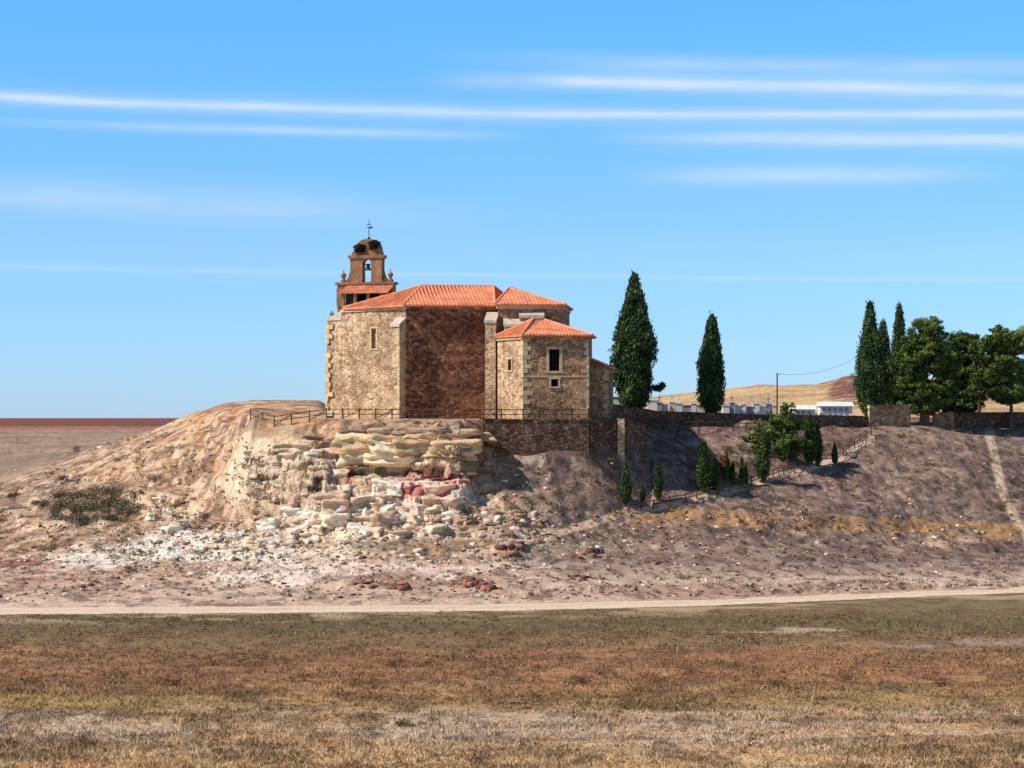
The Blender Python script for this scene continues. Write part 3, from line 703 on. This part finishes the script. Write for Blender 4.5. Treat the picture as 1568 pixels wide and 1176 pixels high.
panel(gr,gd,Bc,Cc_,ZB,ZE);panel(gr,gd,Cc_,D,ZB,ZE);panel(gl,gd,D,E,ZB,ZE);panel(gl,gd,E,A,ZB,ZE)
cornice(ga,A,Bc,ZE,.3,.16);cornice(gc,Bc,Cc_,ZE,.28,.14,.02)
w0=P(501,264.0);w1=P(523.6,262.05)
gl.prism([w0,w1,(w1[0]+4,w1[1]+4.5),(w0[0]+4,w0[1]+4.5)],ZB,[28.1,29.0,29.0,28.1])
quoins(ga,w0,(w1[0]-w0[0],w1[1]-w0[1]),(.66,.75),ZB,27.9,.55,1.1,.6)
gg.prism([(w0[0]-.1,w0[1]-.1),(w1[0]-.05,w1[1]-.12),(w1[0]+4,w1[1]+4.5),(w0[0]+4,w0[1]+4.5)],28.1,[28.3,29.2,29.2,28.3])
dl=(Vector(A)-Vector(Bc)).normalized()
nl_=Vector((-.64,-.77)).normalized()
def buttress(g,gcap,c,along,out,w,d,z1,z2):
    c=Vector(c);al=Vector(along).normalized();ou=Vector(out).normalized()
    a=c+ou*d+al*w;b_=c+ou*d;cc_=c-ou*.3;dd=c+al*w-ou*.3
    g.prism([a,b_,cc_,dd],ZB,[z1,z1,z2,z2])
    a2=c+ou*(d+.12)+al*(w+.1);b2=c+ou*(d+.12)-al*.1;c2=c-ou*.3-al*.1;d2=c+al*(w+.1)-ou*.3
    v=[(*q,z) for q,z in ((a2,z1),(b2,z1),(c2,z2),(d2,z2))];gcap.add(v+[(x,y,z+.28) for x,y,z in v],[(3,2,1,0),(4,5,6,7),(0,1,5,4),(1,2,6,5),(2,3,7,6),(3,0,4,7)])
buttress(gl,gg,Bc,dl,nl_,1.35,1.0,27.0,28.0)
bq=Vector(Bc)+nl_*1.0
quoins(ga,bq,dl,(-nl_.x,-nl_.y),ZB,26.8,.5,1.0,.6)
T0=P(762,254.2);T1=P(862,255.2);T2=(T1[0]+1.,266.);T3=(T0[0]+1,266.)
ZT=29.35
panel(gs,gd,T0,T1,ZB,ZT);panel(gs,gd,T1,T2,ZB,ZT);panel(gs,gd,T3,T0,ZB,ZT)
cornice(ga,T0,T1,ZT,.32,.14);cornice(ga,T1,T2,ZT,.32,.14,.02)
buttress(gl,gg,P(762,254.3),(-1,.1),(-.15,-1),1.15,1.5,27.4,28.4)
buttress(gs,gg,P(832,254.7),(-1,-.02),(0,-1),2.6,1.2,28.0,28.5)
buttress(gl,gg,P(800,254.5),(-1,-.02),(0,-1),2.0,1.6,27.0,27.9)
def ev(p,z):return Vector((p[0],p[1],z))
ea=[ev(P(524,261.3),ZE+.2),ev(P(617.5,253.3),ZE+.2),ev(P(758,254.9),ZE+.2),ev((1.6,269),ZE+.2),ev((-13.8,273.2),ZE+.2)]
R1=W(645,437.5,261.5);R2=W(756,440,262);R2.z=R1.z
roof(CH,'nave_roof',ea,[(0,1,5),(1,2,6,5),(2,3,6),(3,4,5,6),(4,0,5)],[R1,R2])
te=[ev(P(757.5,253.6),ZT+.2),ev(P(866,254.6),ZT+.2),ev((T2[0]+.4,266.4),ZT+.2),ev((T3[0],266.4),ZT+.2)]
t1=W(779,441,259.5);t2=Vector((t1.x+.8,262.,t1.z))
roof(CH,'chancel_roof',te,[(0,1,4),(1,2,5,4),(2,3,5),(3,0,4,5)],[t1,t2])
S0=P(762,252.6);S1=P(801,247.6);S2=P(901,248.3);S3=(S2[0]+.6,254.5)
ZS=25.75
pz=lambda py,Y:H-(py-HY)*Y/F
sx_=lambda px,Y=248:(px-CX)*Y/F
L0=S1[0]
hA=(sx_(841)-L0,sx_(857)-L0,pz(568,248),pz(535,248));hB=(sx_(844)-L0,sx_(855)-L0,pz(592,248),pz(580.5,248))
panel(gs,gd,S1,S2,ZB,ZS,[hA,hB],.5);frame(ga,S1,S2,hA,.3,.06);frame(ga,S1,S2,hB,.2,.05)
dS=(Vector(S1)-Vector(S0)).length
hC=(dS*.42,dS*.42+.75,pz(567,250),pz(550,250))
panel(gl,gd,S0,S1,ZB,ZS,[hC],.4);frame(ga,S0,S1,hC,.2,.05)
panel(gs,gd,S2,S3,ZB,ZS)
quoins(ga,S1,(S0[0]-S1[0],S0[1]-S1[1]),(S2[0]-S1[0],S2[1]-S1[1]),ZB,ZS-.3,.48,1.0,.55)
quoins(ga,S2,(S1[0]-S2[0],S1[1]-S2[1]),(.1,1),ZB,ZS-.3,.48,.45,.3)
cornice(gc,S1,S2,ZS,.3,.18);cornice(ga,S0,S1,ZS,.3,.18,.0)
cornice(ga,S1,S2,pz(575.2,248),.16,.07,.0)
se=[ev((S0[0]-.35,S0[1]-.1),ZS+.18),ev((S1[0]-.15,S1[1]-.5),ZS+.18),ev((S2[0]+.45,S2[1]-.5),ZS+.18),ev((S3[0]+.5,S3[1]+1.2),ZS+.18),ev((S0[0]+.6,S3[1]+1.2),ZS+.18)]
s1=W(816,488.5,252.4);s2=Vector((s1.x+1.2,253.6,s1.z))
roof(CH,'sacristy_roof',se,[(0,1,5),(1,2,6,5),(2,3,6),(3,4,5,6),(4,0,5)],[s1,s2],.18,.36)
N0=P(901,252.5);N1=P(931,253.2)
za,zb=pz(548,253),pz(563,253)
gs.prism([N0,N1,(N1[0]+.8,258),(N0[0],258)],ZB,[za,zb,zb,za])
ge=G()
q=[(N0[0]-.1,N0[1]-.35,za),(N1[0]+.35,N1[1]-.35,zb-.12),(N1[0]+1.2,258.3,zb-.12),(N0[0]-.1,258.3,za)]
ge.add([(x,y,z+.02) for x,y,z in q]+[(x,y,z+.2) for x,y,z in q],[(3,2,1,0),(4,5,6,7),(0,1,5,4),(1,2,6,5),(2,3,7,6),(3,0,4,7)])
ge.obj('annex_roof',M_tile,CH)
quoins(ga,N1,(N0[0]-N1[0],N0[1]-N1[1]),(.1,1),ZB,zb-.2,.5,.6,.4)
gl.obj('lit_tone_walls',M_wallL,CH);gr.obj('apse_walls',M_wallD,CH);gs.obj('sacristy_walls',M_wallS,CH)
ga.obj('quoins_and_frames',M_ash,CH);gg.obj('buttress_caps',M_grey,CH);gd.obj('window_shade_panels',M_dark,CH);gc.obj('eaves_cornice',M_wallS,CH)
gi=G()
for k in (.33,.66):
    u=hA[0]+(hA[1]-hA[0])*k;gi.tube((S1[0]+u,248.2,hA[2]),(S1[0]+u,248.2,hA[3]),.03,.03,6)
for k in (.25,.5,.75):
    z=hA[2]+(hA[3]-hA[2])*k;gi.tube((S1[0]+hA[0],248.2,z),(S1[0]+hA[1],248.2,z),.025,.025,6)
gi.obj('window_bars',M_iron,CH)
# ---------------------------------------------------------------- bell gable
Yg=265.
yaw=math.radians(-14)
ux=Vector((math.cos(yaw),math.sin(yaw),0)).normalized();uy=Vector((-ux.y,ux.x,0))
o0=Vector(((563-CX)*Yg/F,Yg,0));sc_=Yg/F/ math.cos(yaw)
gb=G()
def GB(pxa,pxb,pya,pyb,t=1.0,off_=0.,g=gb):
    u0=(pxa-563)*sc_;u1=(pxb-563)*sc_;z0=pz(pyb,Yg);z1=pz(pya,Yg)
    g.box(o0+ux*u0-uy*(t/2+off_)+Vector((0,0,z0)),ux*(u1-u0),uy*t,Vector((0,0,z1-z0)))
GB(519,604,436,485,1.5);GB(516,607,432.5,436,1.8)
GB(518,527,441,470,1.7)
GB(538,557,400,432.5,1.1);GB(570.5,587,400,432.5,1.1)
GB(536,557,430,432.4,1.25);GB(570.5,589,430,432.4,1.25)
def arch(pxa,pxb,ya,ytop,t=1.1,n=12,xl=538,xr=587):
    uc=((pxa+pxb)/2-563)*sc_;r=(pxb-pxa)/2*sc_;z0=pz(ya,Yg);zt_=pz(ytop,Yg)
    pts=[(uc-r*math.cos(math.pi*i/n),z0+r*math.sin(math.pi*i/n)) for i in range(n+1)]
    for (a,za_),(b_,zb_) in zip(pts[:-1],pts[1:]):
        v=[]
        for s in (-t/2,t/2):
            for u,z in ((a,za_),(b_,zb_),(b_,zt_),(a,zt_)):v.append(o0+ux*u+uy*s+Vector((0,0,z)))
        gb.add(v,[(0,1,2,3),(7,6,5,4),(0,4,5,1),(3,2,6,7)])
arch(557,570.5,404,396)
GB(537.6,557,399.9,396.0,1.12);GB(570.5,587.4,399.9,396.0,1.12)
GB(535,590,391,396,1.4);GB(540,586,386,391,1.0)
zc=pz(386,Yg);n=14;rad_=20*sc_;hgt_=(386-366)*Yg/F
v=[];
for s in (-.45,.45):
    for i in range(n+1):
        t=math.pi*i/n;v.append(o0+ux*((565-563)*sc_-rad_*math.cos(t))+uy*s+Vector((0,0,zc+hgt_*math.sin(t)**.8)))
m_=n+1
gb.add(v,[tuple(range(m_-1,-1,-1)),tuple(range(m_,2*m_))]+[(i,i+1,m_+i+1,m_+i) for i in range(n)])
for sgn,xe,xo in ((-1,538,526),(1,587,599)):
    v=[];prof=[]
    for i in range(9):
        t=i/8;prof.append((xe+(xo-xe)*t,412+ (432.5-412)*(1-(1-t)**2.2)))
    a=[(xe,432.5)]+prof
    for s in (-.35,.35):
        for x_,y_ in a:v.append(o0+ux*((x_-563)*sc_)+uy*s+Vector((0,0,pz(y_,Yg))))
    k=len(a);gb.add(v,[tuple(range(k-1,-1,-1)),tuple(range(k,2*k))]+[(i,(i+1)%k,k+(i+1)%k,k+i) for i in range(k)])
for x_ in (525.5,598.5):
    c=o0+ux*((x_-563)*sc_)+Vector((0,0,pz(432.5,Yg)))
    gb.lathe(c,[(.34,0),(.34,.28),(.22,.34),(.16,.6),(.3,.72),(.33,.9),(.22,1.08),(.07,1.15),(.05,1.5)],10)
c=o0+ux*((512-563)*sc_)-uy*1.2+Vector((0,0,28.2));gb.lathe(c,[(.34,0),(.34,.25),(.2,.3),(.15,.5),(.27,.62),(.28,.78),(.1,.92),(.04,1.15)],10)
gb.obj('bell_gable',M_bell,CH)
gbell=G();c=o0+ux*((563.8-563)*sc_)+Vector((0,0,pz(414,Yg)))
gbell.lathe(c,[(.36,0),(.33,.1),(.24,.35),(.2,.6),(.1,.72)],12);gbell.tube(c+Vector((0,0,.7))-ux*.5,c+Vector((0,0,.7))+ux*.5,.06,.06,6)
gbell.obj('bell',M_bronze,CH)
gp=G()
q0=o0+ux*((531-563)*sc_)-uy*3.0;q1=o0+ux*((606-563)*sc_)-uy*3.0;q2=o0+ux*((606-563)*sc_)-uy*.7;q3=o0+ux*((534-563)*sc_)-uy*.7
zl,zh=pz(449,262),pz(439,264.5)
v=[q0+Vector((0,0,zl)),q1+Vector((0,0,zl)),q2+Vector((0,0,zh)),q3+Vector((0,0,zh))]
gp.add([p for p in v]+[p+Vector((0,0,.16)) for p in v],[(3,2,1,0),(4,5,6,7),(0,1,5,4),(1,2,6,5),(2,3,7,6),(3,0,4,7)])
L_=(q1-q0).length;k=.2
while k<L_-.1:
    gp.tube(v[0]+ux*k+Vector((0,0,.16)),v[3]+ux*(k*.98)+Vector((0,0,.16)),.07,.07,6);k+=.38
gp.obj('porch_roof',M_tile,CH)
gq=G()
for x_ in (533,552,572,592):
    c=o0+ux*((x_-563)*sc_)-uy*2.7;gq.box(c+Vector((0,0,28.3)),ux*.35,uy*.35,Vector((0,0,zl-28.3)))
gq.obj('porch_posts',M_bell,CH)
gq=G();c=o0+ux*((533-563)*sc_)-uy*1.0;gq.box(c+Vector((0,0,28.3)),ux*4.8,uy*.15,Vector((0,0,zl-28.2)));gq.obj('porch_shade_slab',M_dark,CH)  # dark slab painting the shade under the porch roof
def nest(name,c,R,hh_,n,par):
    g=G()
    for _ in range(n):
        a=random.uniform(0,6.28);r=R*math.sqrt(random.random());z=random.uniform(0,hh_)*(1-.3*(r/R));r*=.72+.3*z/hh_
        p=Vector((c[0]+r*math.cos(a),c[1]+r*math.sin(a)*.8,c[2]+z));t=Vector((-math.sin(a)+random.gauss(0,.5),math.cos(a)+random.gauss(0,.5),random.gauss(0,.3))).normalized()
        l=random.uniform(.25,.6);g.tube(p-t*l/2,p+t*l/2,.028,.015,4,False)
    return g.obj(name,M_twig,par)
nest('stork_nest',o0-uy*.35+ux*((553-563)*sc_)+Vector((0,0,pz(388,Yg)+.1)),.85,1.05,700,CH)
nest('stork_nest_upper',o0-uy*.35+ux*((575-563)*sc_)+Vector((0,0,pz(386,Yg)+.3)),.8,1.1,650,CH)
gv=G();c=o0+ux*((565-563)*sc_)+Vector((0,0,pz(367,Yg)))
gv.tube(c,c+Vector((0,0,2.25)),.05,.03,6);gv.tube(c+Vector((0,0,1.75))-ux*.3,c+Vector((0,0,1.75))+ux*.3,.03,.03,6)
gv.add([c+ux*.03+Vector((0,0,1.25)),c+ux*.45+Vector((0,0,1.32)),c+ux*.45+Vector((0,0,1.5)),c+ux*.03+Vector((0,0,1.45))],[(0,1,2,3)])
gv.tube(c-ux*.35+Vector((0,0,1.36)),c+Vector((0,0,1.36)),.025,.02,6)
gv.lathe(c,[(.18,0),(.2,.15),(.08,.3)],8)
gv.obj('weather_vane_cross',M_iron,CH)
# ---------------------------------------------------------------- walls
def wall(name,pts,tops,bots,th,mat,cap=True):
    par=empty(name);g=G();gcp=G()
    for (p0,p1),(t0,t1),(b0,b1) in zip(zip(pts[:-1],pts[1:]),zip(tops[:-1],tops[1:]),zip(bots[:-1],bots[1:])):
        N=max(1,int((Vector(p1)-Vector(p0)).length/2.))
        for i in range(N):
            a=i/N;b_=(i+1)/N
            q0=Vector(p0).lerp(Vector(p1),a);q1=Vector(p0).lerp(Vector(p1),b_);d=(q1-q0).normalized();nn=Vector((d.y,-d.x))
            f0=t0+(t1-t0)*a+random.uniform(-.06,.06);g0=t0+(t1-t0)*b_
            bz=min(b0,b1)
            g.prism([q0+nn*th/2,q1+nn*th/2,q1-nn*th/2,q0-nn*th/2],bz,[f0,g0,g0,f0])
            if cap:
                e=th/2+.07
                v=[(*(q0+nn*e),f0+.004),(*(q1+nn*e),g0+.004),(*(q1-nn*e),g0+.004),(*(q0-nn*e),f0+.004)]
                gcp.add(v+[(x,y,z+.14) for x,y,z in v],[(3,2,1,0),(4,5,6,7),(0,1,5,4),(1,2,6,5),(2,3,7,6),(3,0,4,7)])
    g.obj('masonry',mat,par)
    if cap:gcp.obj('coping',mat,par)
    return par
wall('retaining_wall',[P(738,245.3),P(801,246.0),P(901,247.0),P(955,250.0),P(985,254.)],[16.8,16.75,16.75,16.7,16.1],[10.5,10.5,11,11.5,13],.7,M_ret)
gpp=G();c=P(951,249.2);gpp.box((c[0]-.4,c[1]-.5,12),(.75,0,0),(0,.8,0),(0,0,4.95));gpp.obj('wall_pier',M_wallL,bpy.data.objects['retaining_wall'])
wall('cemetery_wall',[P(930,260),P(1000,266.5),P(1160,275),P(1330,284),P(1332,284.2)],[18.5,17.7,17.3,17.1,17.1],[14]*5,.5,M_ret)
wall('boundary_wall',[P(1330,283.5),P(1390,286),P(1394,286)],[18.4,18.5,18.5],[14,14,14],.5,M_wallS)
wall('orchard_wall',[P(1440,295),P(1600,302),P(1700,304)],[17.6,17.6,17.6],[14,14,14],.5,M_ret)
gpp=G()
for px in (1425,1440,1462):
    c=P(px,292);gpp.box((c[0]-.9,c[1],14.5),(1.8 if px==1440 else .8,0,0),(0,.7,0),(0,0,3.1 if px==1440 else 3.3));
gpp.obj('gate_piers',M_wallS)
# ---------------------------------------------------------------- wooden fences
def fence(name,pts,post=1.9,h=1.15,brace=True):
    g=G();P3=[Vector(p) for p in pts];posts=[]
    for a,b_ in zip(P3[:-1],P3[1:]):
        N=max(1,round((b_-a).length/post))
        for i in range(N):posts.append(a.lerp(b_,i/N))
    posts.append(P3[-1])
    for i,p in enumerate(posts):
        tl=Vector((random.gauss(0,.03),random.gauss(0,.03),0))
        g.tube(p-Vector((0,0,.5)),p+Vector((0,0,h+.08))+tl,.075,.065,7)
    for i,(a,b_) in enumerate(zip(posts[:-1],posts[1:])):
        for k in (h-.06,h*.5):
            g.tube(a+Vector((0,-.06,k)),b_+Vector((0,-.06,k+random.gauss(0,.02))),.05,.045,6)
        if brace and i%2==0:g.tube(a+Vector((0,-.1,.1)),b_+Vector((0,-.1,h-.12)),.045,.045,6)
    return g.obj(name,M_wood)
def fp(px,Y,z=None):
    x=(px-CX)*Y/F;return (x,Y,z if z is not None else zt(x,Y))
fence('wooden_fence',[fp(384,250.3),fp(420,247.6),fp(500,246.5),fp(600,246.1),fp(680,245.6),fp(712,245.3),fp(735,246.2,16.8),fp(801,246.75,16.8),fp(901,247.7,16.8),fp(955,250.6,16.8),fp(990,256,16.4)])
fence('wooden_fence',[hit(992,655,250),hit(1040,662,250),hit(1100,660,250),hit(1165,664,250)],2.2)
lo_=[hit(px,py,238) for px,py in ((962,786),(1000,780),(1050,770),(1100,757),(1150,744),(1200,727),(1250,710),(1282,708),(1300,690),(1335,668))]
fence('path_fence',lo_,2.1,1.0,False)
# ---------------------------------------------------------------- cemetery tombs
def tomb(px,ytop,Y,w,cross=False,col=M_white,d=1.2):
    par=empty('tomb');g=G();x=(px-CX)*Y/F;zt_=pz(ytop,Y);z0=15.8
    g.box((x-w/2,Y,z0),(w,0,0),(0,d,0),(0,0,zt_-z0-.12));g.box((x-w/2-.08,Y-.08,zt_-.118),(w+.16,0,0),(0,d+.16,0),(0,0,.12))
    g.obj('tomb_body',col,par)
    if cross:
        g=G();g.box((x-.06,Y+.3,zt_),(.12,0,0),(0,.1,0),(0,0,.9));g.box((x-.28,Y+.29,zt_+.5),(.56,0,0),(0,.12,0),(0,0,.12));g.obj('cross',col,par)
M_g2=plain('grey_granite',(150,152,158),.1,2.);M_g3=plain('cream_stucco',(226,206,178),.1,2.)
for px,yt,Y,w,cr,m in ((940,607,274,1.2,0,M_white),(953,609,276,1.,0,M_g2),(1000,612,280,1.4,0,M_white),(1010,616,279,.6,1,M_g2),(1019,618,280,.7,0,M_white),(1029,615,281,.6,1,M_g3),(1040,617,281,.8,1,M_white),(1052,620,281,1.0,0,M_g2),(1062,617,283,.6,1,M_white),(1072,619,283,.8,1,M_g3),(1112,620,283,.8,0,M_white),(1121,616,284,.6,1,M_g2),(1130,620,285,.7,0,M_white),(1139,618,285,.6,1,M_white),(1148,622,286,.9,0,M_g2),(1158,617,286,.8,1,M_white),(1168,621,287,.9,0,M_white),(1177,618,287,.6,1,M_g2),(1186,620,287,.6,1,M_g3),(1202,622,287,.9,0,M_g2)):
    tomb(px,yt,Y,w,cr,m)
def niches():
    par=empty('niche_block');g=G();gr_=G();gk=G()
    for a,b_,yt in ((1216,1248,624),(1256,1305,619)):
        Y=288 if a<1230 else 290;x0,x1=(a-CX)*Y/F,(b_-CX)*Y/F;z=pz(yt+3,Y)
        g.box((x0,Y,15.5),(x1-x0,0,0),(0,2.4,0),(0,0,z-15.5))
        zr_=pz(yt-4,Y)
        gr_.add([(x0-.2,Y-.3,z+.01),(x1+.2,Y-.3,z+.01),(x1+.2,Y+1.2,zr_),(x0-.2,Y+1.2,zr_),(x0-.2,Y+2.7,z+.01),(x1+.2,Y+2.7,z+.01)],[(0,1,2,3),(3,2,5,4),(0,3,4),(1,5,2),(0,4,5,1)])
        k=x0+.25
        while k<x1-.6:
            gk.box((k,Y-.03,z-.62),(.45,0,0),(0,.05,0),(0,0,.45));gk.box((k,Y-.03,z-1.22),(.45,0,0),(0,.05,0),(0,0,.45));k+=.7
    g.obj('walls',M_white,par);gr_.obj('roof',M_white,par);gk.obj('niche_doors',M_g2,par)
niches()
gq=G();b=W(1190,650,283);t=W(1190,571,283);gq.tube((b.x,b.y,15.5),t,.11,.08,8);gq.tube(t+Vector((-.1,0,-.15)),t+Vector((.45,0,-.15)),.04,.04,6)
gq.obj('utility_pole',M_wood)
gq=G();e=W(1325,538,290);pts=[]
for i in range(17):
    k=i/16;p=(t+Vector((.4,0,-.1))).lerp(e,k);p.z-=4*k*(1-k)*1.05;pts.append(p)
for a,b_ in zip(pts[:-1],pts[1:]):gq.tube(a,b_,.016,.016,5)
gq.obj('overhead_wire',M_iron)
# ---------------------------------------------------------------- light
el=math.radians(43);hx,hy=-.95,-.31;l_=math.hypot(hx,hy);hx/=l_;hy/=l_
ts_=Vector((hx*math.cos(el),hy*math.cos(el),math.sin(el)))
sd=bpy.data.lights.new('sun','SUN');sd.energy=4.9;sd.angle=math.radians(.53);sd.color=(1,.955,.89)
so=bpy.data.objects.new('sun',sd);so.rotation_euler=(-ts_).to_track_quat('-Z','Y').to_euler();so.location=(-60,150,80);COL.objects.link(so)
w=bpy.data.worlds.new('World');scene.world=w;w.use_nodes=True;nt=w.node_tree;N=nt.nodes;L=nt.links
bg=N['Background'];bg.inputs['Strength'].default_value=.1
sky=N.new('ShaderNodeTexSky');sky.sky_type='NISHITA';sky.sun_disc=False;sky.sun_elevation=el;sky.sun_rotation=math.atan2(hx,hy)
sky.altitude=700;sky.air_density=1.;sky.dust_density=.2;sky.ozone_density=2.5
tc=N.new('ShaderNodeTexCoord');sp=N.new('ShaderNodeSeparateXYZ');L.new(tc.outputs['Generated'],sp.inputs[0])
def mth(op,a,b=None,c=None):
    n=N.new('ShaderNodeMath');n.operation=op
    for i,q in enumerate((a,b,c)):
        if q is None:continue
        if isinstance(q,(int,float)):n.inputs[i].default_value=q
        else:L.new(q,n.inputs[i])
    return n.outputs[0]
az=mth('ARCTAN2',sp.outputs[0],sp.outputs[1]);ele=mth('ARCSINE',sp.outputs[2])
u=mth('ADD',mth('MULTIPLY',az,3560.),784.)
vv=mth('SUBTRACT',640.,mth('MULTIPLY',ele,3560.))
cmb=N.new('ShaderNodeCombineXYZ');L.new(mth('MULTIPLY',u,.0055),cmb.inputs[0]);L.new(mth('MULTIPLY',vv,.05),cmb.inputs[1])
nz=N.new('ShaderNodeTexNoise');nz.inputs['Scale'].default_value=1.;nz.inputs['Detail'].default_value=6;L.new(cmb.outputs[0],nz.inputs['Vector'])
nz2=N.new('ShaderNodeTexNoise');nz2.inputs['Scale'].default_value=.35;nz2.inputs['Detail'].default_value=2;L.new(cmb.outputs[0],nz2.inputs['Vector'])
def smooth(a,b,x):
    m_=N.new('ShaderNodeMapRange');m_.interpolation_type='SMOOTHSTEP';m_.inputs['From Min'].default_value=a;m_.inputs['From Max'].default_value=b;L.new(x,m_.inputs['Value']);return m_.outputs[0]
def streak(y0,sl,cv,wd,inten,xa,xb,xc,xd,noise_=.5):
    cen=mth('ADD',mth('MULTIPLY',mth('ADD',mth('MULTIPLY',u,cv),sl),u),y0)
    cen=mth('ADD',cen,mth('MULTIPLY',mth('SUBTRACT',nz2.outputs['Fac'],.5),8.))
    d=mth('DIVIDE',mth('SUBTRACT',vv,cen),wd)
    g_=mth('EXPONENT',mth('MULTIPLY',mth('MULTIPLY',d,d),-1.))
    e_=mth('MULTIPLY',smooth(xa,xb,u),mth('SUBTRACT',1.,smooth(xc,xd,u)))
    nn=mth('ADD',1-noise_,mth('MULTIPLY',nz.outputs['Fac'],noise_*2))
    return mth('MULTIPLY',mth('MULTIPLY',mth('MULTIPLY',g_,e_),nn),inten)
tot=None
for a in ((160,.0155,0,6.0,.44,-3000,-2000,3000,4000,.6),(160,.0155,0,15,.3,-3000,-2000,3000,4000,.7),
  (196,.012,.0,8,.42,-200,450,560,860,.7),(188,.023,0,7.5,.45,850,1250,3000,4000,.6),
  (188,.023,0,18,.3,850,1300,3000,4000,.7),
  (92,.037,0,7.5,.45,780,900,1000,2600,.6),(92,.037,0,18,.38,650,1300,3000,4000,.8),
  (64,.034,0,14,.34,600,1100,2600,4000,.8),(262,.006,0,14,.5,900,1200,1250,1620,.7),
  (412,.012,0,4,.2,-2000,-1000,2600,4000,.8),(305,.03,0,28,.32,-700,150,250,900,.8),(118,.01,0,12,.3,620,760,800,1300,.8),
  (395,.0,0,40,.08,-2000,-1000,2600,4000,.9)):
    s=streak(*a);tot=s if tot is None else mth('ADD',tot,s)
tot=mth('MINIMUM',tot,.88)
t=N.new('ShaderNodeMapRange');t.inputs['From Min'].default_value=0.;t.inputs['From Max'].default_value=.6;L.new(ele,t.inputs['Value'])
ramp=N.new('ShaderNodeValToRGB');e=ramp.color_ramp.elements
e[0].position=0;e[0].color=(.34,.51,.88,1);e[1].position=1;e[1].color=(.40,.42,.44,1)
k=e.new(.15);k.color=(.36,.575,.84,1);k=e.new(.31);k.color=(.32,.70,.97,1);k=e.new(.5);k.color=(.40,.5,.55,1)
L.new(t.outputs[0],ramp.inputs[0])
mu=N.new('ShaderNodeVectorMath');mu.operation='MULTIPLY';L.new(sky.outputs[0],mu.inputs[0]);L.new(ramp.outputs[0],mu.inputs[1])
mu2=N.new('ShaderNodeVectorMath');mu2.operation='SCALE';mu2.inputs['Scale'].default_value=2.;L.new(mu.outputs[0],mu2.inputs[0])
mx=N.new('ShaderNodeMix');mx.data_type='RGBA';mx.clamp_result=False;mx.clamp_factor=True
L.new(tot,mx.inputs[0]);L.new(mu2.outputs[0],mx.inputs[6])
cw=N.new('ShaderNodeCombineXYZ');cw.inputs[0].default_value=7.0;cw.inputs[1].default_value=8.3;cw.inputs[2].default_value=9.8
L.new(cw.outputs[0],mx.inputs[7]);L.new(mx.outputs[2],bg.inputs['Color'])
# ---------------------------------------------------------------- camera
cd=bpy.data.cameras.new('camera');cd.sensor_width=36;cd.lens=36*F/1568;cd.shift_y=(640-588)/1568;cd.clip_start=.5;cd.clip_end=100000
co=bpy.data.objects.new('camera',cd);co.location=(0,0,H);co.rotation_euler=(math.pi/2,0,0);COL.objects.link(co);scene.camera=co
scene.view_settings.view_transform='Standard';scene.view_settings.look='None';scene.view_settings.exposure=0
